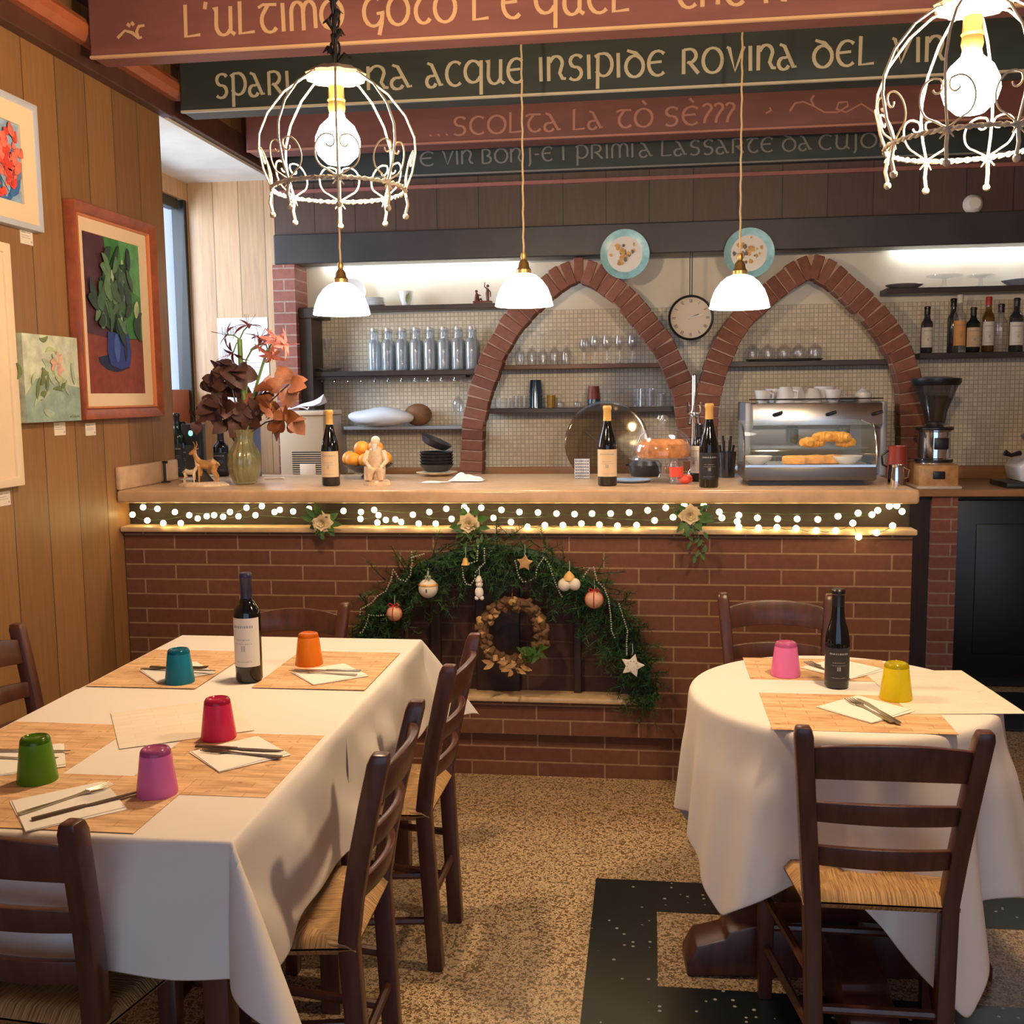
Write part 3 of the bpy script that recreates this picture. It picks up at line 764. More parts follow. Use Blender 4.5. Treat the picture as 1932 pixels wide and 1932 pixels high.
leg_table('near square wooden table under the white cloth', TX0 + .01, TX1 - .01, TY0 + .01, TYM - .003)
leg_table('far square wooden table under the white cloth beside the bar', TX0 + .01, TX1 - .01, TYM + .003, TY1 - .01)

def square_cloth(name, label, x0, x1, y0, y1, dl, dr, df, db, z, flat=(), seed=0, phase=0.0):
    """cloth over a rectangular top; sides in `flat` just lie on the neighbouring table"""
    def samples(a, c, da, dc, n):
        s = [a - da * (1 - i / 12) for i in range(12)] + [a + (c - a) * i / n for i in range(n + 1)] + [c + dc * (i + 1) / 12 for i in range(12)]
        s += [a - .006, a + .006, c - .006, c + .006]; return sorted(set(round(q, 5) for q in s))
    U = samples(x0, x1, dl, dr, 16); V = samples(y0, y1, df, db, 16)
    vs = []
    for v in V:
        for u in U:
            du = (x0 - u) if u < x0 else (u - x1 if u > x1 else 0); dv = (y0 - v) if v < y0 else (v - y1 if v > y1 else 0)
            sx = -1 if u < x0 else 1; sy = -1 if v < y0 else 1
            if (v > y1 and 'b' in flat) or (v < y0 and 'f' in flat):
                pv = v; dv = 0
            cu = min(max(u, x0), x1); cv = min(max(v, y0), y1) if dv else v
            r = hypot(du, dv)
            if r == 0: vs.append((u, v, z)); continue
            th = atan2(dv, du); s2 = sin(2 * th)
            wav = .012 * sin(9 * (u + v) + seed) + .007 * sin(23 * (u - v) + seed * 2)
            k = max(0, 1 - s2 * 1.2)
            rho = .010 * min(1, r / .02) + r * (.075 + .52 * s2 ** 1.5) + wav * k * min(1, r / .12)
            rr = max(0, r - .004)
            zz = z - sqrt(max(0, rr * rr - (r * (.07 + .50 * s2 ** 1.5)) ** 2))
            vs.append((cu + sx * cos(th) * rho, cv + sy * sin(th) * rho, zz))
    nu = len(U)
    fs = [(j*nu+i, j*nu+i+1, (j+1)*nu+i+1, (j+1)*nu+i) for j in range(len(V)-1) for i in range(nu-1)]
    b = MB(); c = Vector(((x0 + x1) / 2, (y0 + y1) / 2, z)); b.add([Vector(q) - c for q in vs], fs)
    o = b.build(name, 'cloth', loc=c, ang=80)
    md = o.modifiers.new('thickness', 'SOLIDIFY'); md.thickness = .0016; md.offset = 1
    sb = o.modifiers.new('soft', 'SUBSURF'); sb.levels = sb.render_levels = 1
    return tag(o, label, 'tablecloth', 'white tablecloths')
square_cloth('tablecloth', 'white cloth on the far half of the long table with one wine bottle', TX0, TX1, TYM - .10, TY1, .24, .27, 0, .25, ZTB - .0025, ('f',), 1)
square_cloth('tablecloth', 'white cloth on the near half of the long table with violet tumbler', TX0, TX1, TY0, TYM + .12, .24, .29, .245, 0, ZTB, ('b',), 2.2)

RC = Vector((.496, 2.785, 0)); RR = .382
def round_table():
    t = thing('round_table', 'round pedestal table under a white cloth', 'table', RC)
    b = MB(); b.lathe([(0, ZTB - .04), (RR - .012, ZTB - .04), (RR - .006, ZTB - .03), (RR - .006, ZTB - .008), (0, ZTB - .008)], 48); b.build('tabletop', 'dark_wood', t)
    b = MB(); b.cbox((0, 0, .40), (.11, .11, .66)); b.cbox((0, 0, .70), (.5, .08, .05)); b.cbox((0, 0, .70), (.08, .5, .05)); b.build('pedestal', 'dark_wood', t, bevel=.006)
    for k, a in enumerate((pi * 1.0, pi * 1.5, 0, pi * .5)):
        R_ = Matrix.Rotation(a + .08, 4, 'Z')
        b = MB(R_); pr = [(.05, 0), (.40, 0), (.40, .035), (.375, .085), (.30, .105), (.29, .125), (.20, .150), (.05, .16)]
        b.prism(pr, -.058, .058, Matrix(((1, 0, 0, 0), (0, 0, -1, 0), (0, 1, 0, 0), (0, 0, 0, 1))))
        b.build('foot', 'dark_wood', t, bevel=.006)
round_table()
def round_cloth():
    n = 180; rot = 0; CORN = ((227, .155, 38), (293, .31, 42), (336, .18, 28), (40, .25, 40), (135, .25, 40), (176, .03, 20))
    rings = [0, .1, .2, .3, RR - .02, RR - .004, RR + .006, RR + .02] + [None] * 14
    vs = []
    for j in range(len(rings)):
        for i in range(n):
            th = 2 * pi * i / n; ph = th - rot
            rm = RR + .315
            for ca, hh_, wd_ in CORN:
                dd = abs((math.degrees(th) - ca + 180) % 360 - 180); k_ = max(0, 1 - dd / wd_)
                rm += hh_ * k_ * k_ * (1.6 - .6 * k_)
            r = rings[j] if rings[j] is not None else (RR + .02 + (rm - RR - .02) * (j - 7) / 14)
            d = max(0, r - RR)
            cf = max(exp(-(((math.degrees(th) - ca + 180) % 360 - 180) / 20) ** 2) for ca, hh_, wd_ in CORN if ca != 176)
            slope = .06 + .17 * cf ** 2 + .060 * cos(12 * ph + .6) * (1 - cf * .5) + .028 * cos(21 * th + 1.7)
            # the two dining chairs press the hem in
            for ca in (-pi / 2, pi / 2):
                dd = (th - ca + pi) % (2 * pi) - pi
                slope -= .05 * exp(-(dd / .35) ** 2)
            slope = max(.0, min(.6, slope)) * min(1, d / .15)
            rho = min(r, RR) + .008 * min(1, d / .01) + d * slope
            vs.append((rho * cos(th), rho * sin(th), -sqrt(max(0, d * d * (1 - slope ** 2)))))
    fs = [(j*n+i, j*n+(i+1) % n, (j+1)*n+(i+1) % n, (j+1)*n+i) for j in range(len(rings)-1) for i in range(n)]
    b = MB(); b.add(vs, fs); o = b.build('tablecloth', 'cloth', loc=RC + Vector((0, 0, ZTB)), ang=80)
    md = o.modifiers.new('thickness', 'SOLIDIFY'); md.thickness = .0016; md.offset = 1
    sb = o.modifiers.new('soft', 'SUBSURF'); sb.levels = sb.render_levels = 1
    tag(o, 'white cloth draped in folds over the round table', 'tablecloth', 'white tablecloths')
round_cloth()

# ------------------------------------------------------------------ ladder-back chairs
def post(b, pts, w, d):
    vs = []
    for p in pts:
        x, y, z = p[:3]; k = p[3] if len(p) > 3 else 1
        vs += [(x - w/2*k, y - d/2*k, z), (x + w/2*k, y - d/2*k, z), (x + w/2*k, y + d/2*k, z), (x - w/2*k, y + d/2*k, z)]
    n = len(pts)
    b.add(vs, [(4*i+k, 4*i+(k+1) % 4, 4*i+4+(k+1) % 4, 4*i+4+k) for i in range(n-1) for k in range(4)] + [(3, 2, 1, 0), (4*n-4, 4*n-3, 4*n-2, 4*n-1)])
def back_xy(z, h=.86):
    if z < .45: k = z / .45; return .132 + .012 * k, -.215 + .022 * k
    k = (z - .45) / (h - .45); return .144 + .036 * k, -.193 - .085 * k ** 1.25
def make_chair(label, h=.86):
    t = thing('dining_chair', label, 'chair', (0, 0, 0), 0, 'dark ladder back chairs with straw seats')
    for s in (-1, 1):
        b = MB(); zs = [0, .15, .3, .45, .55, .65, .75, h - .02, h]
        post(b, [(s * back_xy(z, h)[0], back_xy(z, h)[1], z, 1 if z < h - .001 else .8) for z in zs], .038, .042); b.build('back_post', 'dark_wood', t, bevel=.006)
    for (zc, hh, ar, nm) in ((h - .085, .074, .020, 'top_slat'), (h - .20, .046, .010, 'slat'), (h - .305, .046, .008, 'slat')):
        x0, y0 = back_xy(zc, h); b = MB(); n = 14; vs = []
        for i in range(n + 1):
            u = -1 + 2 * i / n; x = u * (x0 - .008); bow = -.030 * (1 - u * u)
            for (dy, dz) in ((-.008, -hh/2), (.008, -hh/2), (.008, hh/2), (-.008, hh/2)):
                z = zc + dz + ar * (1 - u * u) * (1 if dz > 0 else .6)
                vs.append((x, back_xy(z, h)[1] + bow + dy, z))
        b.add(vs, [(4*i+k, 4*i+(k+1) % 4, 4*i+4+(k+1) % 4, 4*i+4+k) for i in range(n) for k in range(4)] + [(3, 2, 1, 0), (4*n, 4*n+1, 4*n+2, 4*n+3)])
        b.build(nm, 'dark_wood', t, bevel=.003)
    FX, FY = .200, .165
    for s in (-1, 1):
        b = MB(); post(b, [(s * FX, FY, 0, .85), (s * FX, FY, .25), (s * FX, FY, .475), (s * FX, FY, .483, .8)], .04, .04); b.build('leg', 'dark_wood', t, bevel=.005)
    # woven straw seat wrapped over its rails
    b = MB(); n = 22
    def edge(u, v):   # u,v in -1..1
        hw = .150 + (.200 - .150) * (v + 1) / 2
        return u * (hw + .014), -.212 + (v + 1) / 2 * .395
    def top(i, j):
        u, v = -1 + 2 * i, -1 + 2 * j; x, y = edge(u, v)
        e = max(abs(u), abs(v)); dia = abs(abs(u) - abs(v))
        z = .468 - .010 * (1 - min(1, e * 1.1)) - .010 * exp(-(dia / .05) ** 2) * (.4 + .6 * e) - (.020 * max(0, (e - .86) / .14) ** 2)
        return x, y, z
    b.grid(top, n, n)
    b.grid(lambda i, j: (lambda x, y, e: (x, y, .424 + .02 * max(0, (e - .86) / .14) ** 2))(*edge(-1 + 2*i, -1 + 2*j), max(abs(-1 + 2*i), abs(-1 + 2*j))), n, n)
    b.build('seat', 'straw', t, ang=70)
    b = MB()
    for s in (-1, 1): b.tube([(s * .140, -.19, .446), (s * .195, .165, .446)], .011, 8)
    for x_, y_ in ((.14, -.19), (.195, .165)): b.tube([(-x_, y_, .446), (x_, y_, .446)], .011, 8)
    b.build('seat_frame', 'dark_wood', t)
    for s in (-1, 1):
        for z in (.14, .27):
            bx, by = back_xy(z, h); b = MB(); b.tube([(s * bx, by, z), (s * FX, FY, z)], .011, 8); b.build('stretcher', 'dark_wood', t)
    for z in (.19, .32): b = MB(); b.tube([(-FX, FY, z), (FX, FY, z)], .011, 8); b.build('stretcher', 'dark_wood', t)
    bx, by = back_xy(.20, h); b = MB(); b.tube([(-bx, by, .20), (bx, by, .20)], .011, 8); b.build('stretcher', 'dark_wood', t)
    return t
ch = make_chair('dark ladder back chair nearest the right edge of the long table')
def place(first, label, bx, by, face):      # bx,by = middle of the back at seat height, face = heading
    f = Vector((cos(face), sin(face), 0)); c = Vector((bx, by, 0)) + f * .193
    rz = face - pi / 2
    if first: ch.location = c; ch.rotation_euler = (0, 0, rz); return ch
    return copy_tree(ch, label, c, rz)
place(True, '', -.605, 2.115, pi + .02)
place(False, 'dark ladder back chair at the long table beside the garland alcove', -.590, 2.795, pi - .02)
place(False, 'dark ladder back chair at the near end of the long table', -1.115, 1.665, pi / 2 - .09)
place(False, 'dark ladder back chair between the long table and the panelled wall', -1.868, 2.82, 0.0)
e_ = place(False, 'dark ladder back chair behind the labelled wine bottle, facing us', -1.252, 3.50, -pi / 2); e_.scale.z = .955
place(False, 'dark ladder back chair in front of the round table, back to us', .497, 2.265, pi / 2)
place(False, 'dark ladder back chair behind the round table against the brick bar', .432, 3.57, -pi / 2)

# ================================================================== TABLE SETTINGS
def tumbler_mesh():
    b = MB(); R0, R1, H = .040, .0285, .094
    b.lathe([(R0, 0), (R0 + .0005, .004), (R1 + .002, H - .012), (R1 + .001, H - .006), (R1 - .002, H - .001), (R1 - .006, H), (R1 - .009, H - .003), (0, H - .004)], 36)
    b.lathe([(R0 - .002, .0003), (R1 - .002, H - .016), (R1 - .006, H - .018), (0, H - .018)], 36)
    for i, f in enumerate(b.f):
        if min(b.v[k].z for k in f) > H - .0155: b.m[i] = 1
    return b
def tumbler(px, py, colr, label, z=ZTB):
    c = P(px, py, Z=z)
    b = tumbler_mesh(); o = b.build('tumbler', ['tumbler_' + colr, 'tumbler_base_' + colr], loc=(c.x, c.y + .012, z + .0022), ang=50)
    return tag(o, label, 'tumbler', 'coloured upturned tumblers')
ZT2 = ZTB + .0012
tumbler(336, 1290, 'blue', 'blue tumbler upside down on the far left placemat', ZT2)
tumbler(581, 1256, 'orange', 'orange tumbler upside down at the far end of the long table', ZT2)
tumbler(409, 1396, 'crimson', 'raspberry red tumbler upside down in the middle of the long table', ZT2)
tumbler(65, 1478, 'green', 'green tumbler upside down at the left edge of the long table', ZT2)
tumbler(292, 1503, 'violet', 'violet tumbler upside down on the nearest placemat', ZT2)
tumbler(1483, 1277, 'pink', 'pink tumbler upside down on the round table', ZT2)
tumbler(1692, 1322, 'yellow', 'yellow tumbler upside down on the round table', ZT2)

def sheet(name, label, cat, group, quad, mat, z, th=.0009, w=None, l=None):
    """quad: pixel corners of its centre line: (cx,cy) centre px, size and heading"""
    (cx, cy), (sx, sy), rz = quad
    c = P(cx, cy, Z=z)
    b = MB(); b.box(-sx/2, sx/2, -sy/2, sy/2, 0, th)
    return tag(b.build(name, mat, loc=(c.x, c.y, z), rz=rz, smooth=False), label, cat, group)
ZM = ZTB + .0018
GP = 'printed paper placemats'
def mat_at(label, x0, x1, y0, y1, mat='placemat_print', rz=0, dz=0, grp=GP):
    b = MB(); cx, cy = (x0 + x1) / 2, (y0 + y1) / 2; w_, l_ = (x1 - x0) / 2, (y1 - y0) / 2
    b.box(-w_, w_, -l_, l_, 0, .0009)
    return tag(b.build('placemat', mat, loc=(cx, cy, ZM + dz), rz=rz, smooth=False), label, 'placemat', grp)
mat_at('wood print paper placemat under the blue tumbler', TX0 + .01, TX0 + .325, 2.655, 3.07)
mat_at('wood print paper placemat under the orange tumbler', TX1 - .335, TX1 - .02, 2.68, 3.09)
mat_at('wood print paper placemat under the raspberry red tumbler', TX1 - .33, TX1 - .012, 1.92, 2.30)
mat_at('wood print paper placemat under the green tumbler', TX0 + .005, TX0 + .32, 1.945, 2.335)
mat_at('wood print paper placemat under the violet tumbler at the near end', -1.36, -.925, 1.73, 2.005, dz=.001)
mat_at('pale paper placemat laid askew in the middle of the long table', -1.28, -.98, 2.22, 2.52, 'pale_placemat_print', .55, .0014)
mat_at('wood print paper placemat under the pink tumbler', .275, .67, 2.88, 3.115)
mat_at('wood print paper placemat in front of the dark bottle on the round table', .285, .70, 2.44, 2.745)
mat_at('pale paper placemat overhanging the right edge of the round table', .61, .885, 2.60, 3.00, 'pale_placemat_print', .10, .001)

ZN = ZM + .0022
def napkin(label, px, py, rz, s=.165):
    c = P(px, py, Z=ZN); b = MB()
    b.prism([(-s/2, -s/2), (s/2, -s/2), (s/2, s/2), (-s/2, s/2)], 0, .0011)
    b.prism([(-s/2, -s/2), (s/2, -s/2 + .012), (s/2 - .006, s/2), (-s/2 + .004, s/2 - .004)], .0014, .0026)
    return tag(b.build('napkin', 'napkin', loc=(c.x, c.y, ZN), rz=rz, smooth=False), label, 'napkin', 'folded paper napkins')
napkin('folded white napkin behind the blue tumbler', 335, 1268, .75)
napkin('folded white napkin beside the orange tumbler', 622, 1272, .70)
napkin('folded white napkin in front of the raspberry red tumbler', 452, 1422, .80)
napkin('folded white napkin behind the green tumbler', 45, 1435, .55)
napkin('folded white napkin beside the violet tumbler', 128, 1520, .72, .18)
napkin('folded white napkin behind the dark bottle on the round table', 1590, 1262, .75)
napkin('folded white napkin in front of the yellow tumbler', 1632, 1338, .72)
ZF = ZN + .0030
def fork_mesh():
    b = MB(); n = 14; L = .195; prof = []
    vs = []
    for i in range(n + 1):
        s = i / n; y = -L/2 + s * (L - .05); wd = .0065 - .004 * min(1, max(0, (s - .2) / .4)) + (.008 * max(0, (s - .82) / .18) ** 1.5); z = .001 + .004 * max(0, s - .5) ** 1.2
        vs += [(-wd, y, z), (wd, y, z), (wd, y, z + .0022), (-wd, y, z + .0022)]
    b.add(vs, [(4*i+k, 4*i+(k+1) % 4, 4*i+4+(k+1) % 4, 4*i+4+k) for i in range(n) for k in range(4)] + [(3, 2, 1, 0), (4*n, 4*n+1, 4*n+2, 4*n+3)])
    y0 = -L/2 + L - .05
    for k in range(4):
        x = -.0108 + .0072 * k; b.tube([(x * .9, y0 - .004, .004), (x, y0 + .02, .0025), (x, y0 + .048, .005)], [.0021, .0019, .0011], 5)
    return b
def fork(label, px, py, rz, mat='cutlery_steel'):
    c = P(px, py, Z=ZF); return tag(fork_mesh().build('fork', mat, loc=(c.x, c.y, ZF), rz=rz), label, 'fork', 'table forks')
def knife(label, px, py, rz, mat='cutlery_steel', dz=0):
    c = P(px, py, Z=ZF); t = thing('table_knife', label, 'knife', (c.x, c.y, ZF + dz), rz, 'table knives')
    b = MB(); b.prism([(-.006, -.105), (.006, -.105), (.0055, -.03), (.004, -.005), (-.004, -.005), (-.0055, -.03)], 0, .005); b.build('handle', mat, t, bevel=.0015)
    b = MB(); b.prism([(-.004, -.005), (.004, -.005), (.0075, .01), (.008, .06), (.004, .09), (-.003, .103), (-.004, .09)], .0012, .0030); b.build('blade', mat, t)
    return t
fork('steel fork on the napkin behind the blue tumbler', 330, 1262, -1.45, 'cutlery_dark'); knife('dark knife on the napkin behind the blue tumbler', 345, 1267, -1.70, 'cutlery_dark', .006)
fork('steel fork on the napkin beside the orange tumbler', 612, 1271, 1.45); knife('steel knife on the napkin beside the orange tumbler', 612, 1266, 1.62, dz=.0)
fork('steel fork on the napkin in front of the raspberry red tumbler', 455, 1423, 1.42, 'cutlery_dark'); knife('dark knife on the napkin in front of the raspberry red tumbler', 452, 1414, -1.63, 'cutlery_dark')
fork('steel fork on the napkin behind the green tumbler', 30, 1432, -1.62); knife('steel knife on the napkin behind the green tumbler', 48, 1418, -1.50)
fork('steel fork crossing the napkin beside the violet tumbler', 128, 1508, -.55); knife('dark knife crossing the napkin beside the violet tumbler', 168, 1520, -.72, 'cutlery_dark')
fork('steel fork on the napkin behind the dark bottle', 1560, 1266, .45, 'cutlery_dark')
fork('steel fork on the napkin in front of the yellow tumbler', 1640, 1341, .36); knife('steel knife beside the fork in front of the yellow tumbler', 1655, 1341, .28)

# ------------------------------------------------------------------ bottles
def bottle(name, label, cat, loc, H=.30, R=.0375, glass='bottle_glass', neck='capsule_gold', nl=.055, lab='label_cream', shape='burgundy', l0=.10, l1=.52, text=True, group=None, rz=0):
    t = thing(name, label, cat, loc, rz, group); k = H / .30
    if shape == 'bordeaux': pr = [(0, .003), (R - .004, 0), (R, .006), (R, .185 * k), (R * .93, .200 * k), (R * .62, .216 * k), (.0155, .232 * k), (.0145, .285 * k), (.0165, .288 * k), (.0165, .296 * k), (.0125, .30 * k), (0, .30 * k)]
    else: pr = [(0, .003), (R - .004, 0), (R, .006), (R, .135 * k), (R * .96, .155 * k), (R * .82, .18 * k), (R * .58, .21 * k), (.016, .235 * k), (.0145, .285 * k), (.0165, .288 * k), (.0165, .296 * k), (.0125, .30 * k), (0, .30 * k)]
    b = MB(); b.lathe(pr, 32); b.build('glass_body', glass, t)
    b = MB(); z0 = .30 * k - nl
    b.lathe([(.0165, z0), (.0158, z0 + .01), (.0155, .284 * k), (.0175, .287 * k), (.0175, .2965 * k), (.0145, .3012 * k), (0, .3012 * k)], 24); b.build('capsule', neck, t)
    if lab:
        za, zb_ = H * l0, H * l1; n = 20; a0, a1 = math.radians(-90 - 75), math.radians(-90 + 75)
        b = MB(); rr = R + .0006
        b.grid(lambda i, j: (rr * cos(a0 + (a1 - a0) * i), rr * sin(a0 + (a1 - a0) * i), za + (zb_ - za) * j), n, 2)
        lo = b.build('label', lab, t)
        if text:
            b = MB(); r2 = rr + .0004; rg = random.Random(sum(map(ord, label)))
            def line(u0, u1, z, h):
                a_, c_ = math.radians(-90 + u0), math.radians(-90 + u1)
                b.grid(lambda i, j: (r2 * cos(a_ + (c_ - a_) * i), r2 * sin(a_ + (c_ - a_) * i), z + h * j), 4, 1)
            hh = zb_ - za
            for (f, wd, h_) in ((.80, 44, .05), (.55, 30, .02), (.47, 36, .016), (.32, 8, .12), (.10, 34, .016)):
                u = -wd
                while u < wd:
                    s_ = rg.uniform(2, 8); line(u, min(wd, u + s_), za + hh * f, hh * h_); u += s_ + rg.uniform(1.5, 4)
            b.build('label_print', 'ink_soft' if lab != 'label_dark' else 'ink_soft', lo, smooth=False)
    return t
c = P(471, 1284, Z=ZTB); bottle('wine_bottle', 'dark wine bottle with white label and navy capsule on the long table', 'bottle', (c.x, c.y, ZTB + .002), .302, .037, neck='capsule_navy', nl=.075, lab='label_white', shape='bordeaux', l0=.15, l1=.60, group='wine bottles')
c = P(1578, 1297, Z=ZTB); bottle('wine_bottle', 'slim dark unlabelled bottle with pale foil on the round table', 'bottle', (c.x, c.y, ZTB + .003), .262, .0315, neck='capsule_black', nl=.045, lab='label_dark', l0=.08, l1=.42, group='wine bottles', text=True)

# ================================================================== FAIRY LIGHTS, GARLAND
YL = YB + .012
t = thing('fairy_lights', 'warm white fairy lights strung along the dark strip under the bar top', 'string lights', (0, YL, 0))
bulbs = [(250, 971), (270, 957), (297, 960), (330, 966), (278, 982), (308, 987), (341, 987), (357, 972), (373, 978), (390, 974), (404, 972), (421, 975), (434, 966), (450, 974), (465, 958), (482, 972), (494, 955), (518, 966), (528, 962), (553, 965), (583, 960), (648, 964), (681, 966), (680, 979), (706, 962), (714, 972), (712, 986), (728, 981), (746, 980), (757, 985), (779, 971), (790, 988), (810, 966), (822, 988), (842, 960), (852, 979), (876, 957), (880, 962), (908, 958), (931, 977), (946, 962), (964, 985), (980, 966), (995, 994), (1015, 967), (1028, 991), (1050, 969), (1062, 991), (1084, 970), (1097, 988), (1117, 969), (1131, 990), (1152, 969), (1165, 992), (1187, 967), (1201, 991), (1222, 963), (1235, 982), (1256, 958), (1270, 976), (1291, 953), (1328, 954), (1357, 966), (1362, 977), (1394, 972), (1391, 984), (1394, 994), (1429, 977), (1431, 996), (1467, 979), (1466, 995), (1504, 979), (1502, 997), (1543, 980), (1540, 1001), (1581, 974), (1577, 1001), (1609, 987), (1620, 1013), (1619, 968), (1645, 971), (1654, 1005), (1656, 963), (1678, 955), (1692, 954), (1702, 965), (1684, 992)]
bulbs = [(x, y) for x, y in bulbs][:98]
for x, y in bulbs:
    q = P(x, y, Y=YL - (.06 if y > 985 else .012)); q.y -= YL
    if q.z + 0 < 1.04 and y <= 985: q.z = max(q.z, 1.040)
    MB().ball(q, .0122, 10, 7).build('bulb', 'fairy_bulb', t)
b = MB()
for sel, lo, hi in ((0, 940, 970), (1, 970, 984), (2, 984, 1020)):
    ch_ = sorted([(x, y) for x, y in bulbs if lo <= y < hi]); pts = []
    for i, (x, y) in enumerate(ch_):
        q = P(x, y, Y=YL - (.06 if y > 985 else .012)); q.y -= YL; q.y -= .002
        if pts: mid = (pts[-1] + q) / 2; mid.z -= .006; pts.append(mid)
        pts.append(q)
    b.tube(pts, .0012, 4)
b.build('wire', 'green_wire', t)

def leaf(b, base, d, up, L, W, n=4, curl=.15):
    d = d.normalized(); side = d.cross(up)
    if side.length < 1e-4: side = d.orthogonal()
    side.normalize(); nn = side.cross(d); vs = []
    for i in range(n + 1):
        s = i / n; w_ = W * sin(pi * (s * .93 + .05)) ** .8 if 0 < i < n else W * .06
        c = base + d * L * s - nn * curl * L * s * s
        vs += [c - side * w_ + nn * w_ * .25, c, c + side * w_ + nn * w_ * .25]
    b.add(vs, [q for i in range(n) for q in ((3*i, 3*i+1, 3*i+4, 3*i+3), (3*i+1, 3*i+2, 3*i+5, 3*i+4))])
def rose_spray(label, px, py, hang):
    c = P(px, py, Y=YB - .05); t = thing('artificial_rose_spray', label, 'artificial flowers', c, 0, 'cream rose sprays on the ledge'); rg = random.Random(px)
    b = MB()
    for ring, (n_, r_, z_, L_) in enumerate(((8, .004, .0, .042), (6, .004, .006, .034), (5, .003, .010, .026), (3, .001, .012, .02))):
        for i in range(n_):
            a = 2 * pi * i / n_ + ring * .5; u = Vector((cos(a), 0, sin(a)))
            tl = (.75, .5, .25, .1)[ring]
            d = (u * tl + Vector((0, -1, 0)) * (1 - tl)).normalized()
            leaf(b, u * r_ + Vector((0, -.012, 0)), d, Vector((0, -1, 0)), L_, .020 - ring * .003, 4, .25)
    b.build('rose', 'rose_petal', t)
    b = MB()
    for i in range(16):
        a = rg.uniform(0, 2*pi); u = Vector((cos(a), rg.uniform(-.5, .0), sin(a) * .8)); leaf(b, u * .018 + Vector((0, -.002, 0)), u, Vector((0, -1, 0)), rg.uniform(.04, .075), .013, 4, .2)
    for i in range(hang): 
        q = Vector((rg.uniform(-.015, .06), -.02, -.02 - .010 * i)); leaf(b, q, Vector((rg.uniform(-1, 1), -.3, -1)), Vector((0, -1, 0)), .035, .007)
    b.build('leaves', 'leaf_green', t)
    for i in range(hang): MB().ball((rg.uniform(-.01, .05), -.03, -.03 - rg.uniform(0, .009 * hang)), .0048, 6, 5).build('berry', 'seed_pod', t)
    for i in range(5): MB().ball((rg.uniform(-.06, .06), -.02, rg.uniform(-.04, .04)), .006, 6, 5).build('berry', 'seed_pod', t)
rose_spray('cream artificial rose spray on the ledge nearest the left wall', 610, 985, 3)
rose_spray('cream artificial rose spray at the top of the green garland', 886, 988, 10)
rose_spray('cream artificial rose spray with trailing berries on the ledge at right', 1302, 972, 14)

# fir garland over the alcove
def gar_pt(s):
    a = pi * (1 - s); r = AR + .035
    return Vector((ACX - .005 + r * cos(a) * 1.0, -.035, AZ0 - .02 + r * 1.02 * sin(a)))
t = thing('fir_garland', 'green artificial fir garland arching over the bar alcove', 'garland', (0, YB, 0))
rg = random.Random(5)
b = MB(); vs = []; fs = []
def needle(p, d, L, w_, mi):
    side = d.cross(Vector((rg.uniform(-1, 1), rg.uniform(-1, 1), rg.uniform(-1, 1)))).normalized() * w_
    b.add([p - side, p + side, p + d * L + side * .3, p + d * L - side * .3], [(0, 1, 2, 3)], mi)
nb = 620
for i in range(nb):
    s = (i + rg.random()) / nb; c = gar_pt(s); a = pi * (1 - s)
    rad = Vector((cos(a), 0, sin(a))); tan = Vector((sin(a), 0, -cos(a)))
    wgt = .95 + .42 * sin(pi * s)                      # bushier at the crown
    d = (rad * rg.uniform(-1.35, .80) + tan * rg.uniform(-.9, .9) + Vector((0, -1, 0)) * rg.uniform(.12, .75)).normalized()
    L = rg.uniform(.06, .115) * wgt; st = c + rad * rg.uniform(-.075, .035) * wgt
    mi = rg.choice((0, 0, 1, 1, 1, 2))
    b.tube([st, st + d * L], [.0022, .001], 4, mi=0)
    for k in range(24):
        q = st + d * L * (.12 + .88 * k / 23); nd = d.orthogonal().normalized(); nd = (Matrix.Rotation(rg.uniform(0, 2*pi), 3, d) @ nd)
        needle(q, (nd * .9 + d * .6).normalized(), rg.uniform(.018, .032), .0014, mi)
b.build('fir_sprigs', ['fir_dark', 'fir_green', 'fir_light'], t, smooth=False)
b = MB(); b.tube([gar_pt(i / 40) for i in range(41)], .016, 8); b.build('stem_core', 'fir_dark', t)
# bead strands
def strand(label, pts):
    b = MB(); q = [P(x, y, Y=YB - .105) for x, y in pts]
    for a, c in zip(q, q[1:]):
        n = max(1, int((c - a).length / .0085))
        for i in range(n): b.ball(a.lerp(c, i / n) + Vector((0, rnd.uniform(-.006, .006), 0)), .0036, 6, 4)
    ctr = q[0].copy(); b.v = [v - ctr for v in b.v]
    return tag(b.build('bead_strand', 'bead', loc=ctr), label, 'bead strand', 'silver bead strands on the garland')
strand('silver bead strand swagged down the left end of the garland', [(776, 1042), (778, 1062), (774, 1085), (765, 1097), (752, 1092), (742, 1075), (738, 1093), (728, 1115), (712, 1125), (700, 1138), (680, 1150), (678, 1165)])
strand('silver bead strand from the white bauble to the red bow bauble at left', [(800, 1045), (776, 1052)][::-1] + [(800, 1046)] + [(795, 1116), (760, 1115), (745, 1120)][:0])
strand('silver bead strand hanging below the red bow bauble at left', [(728, 1160), (710, 1162), (696, 1160), (690, 1180), (684, 1192), (676, 1195)])
strand('silver bead strands hanging from the rose spray at the crown', [(902, 1030), (900, 1058), (890, 1062), (872, 1066), (874, 1090), (880, 1102), (888, 1104), (896, 1092), (897, 1080), (914, 1062), (914, 1030)])
strand('silver bead strand swagged under the glitter star ornament', [(972, 1058), (978, 1085), (986, 1098), (998, 1096), (1010, 1090), (1014, 1070), (1026, 1052), (1036, 1064), (1046, 1095), (1056, 1118), (1062, 1130)])
strand('silver bead strand hanging down the right side of the garland', [(1096, 1095), (1112, 1072), (1120, 1070), (1126, 1095), (1140, 1110), (1148, 1130), (1152, 1160), (1154, 1190), (1162, 1206)])
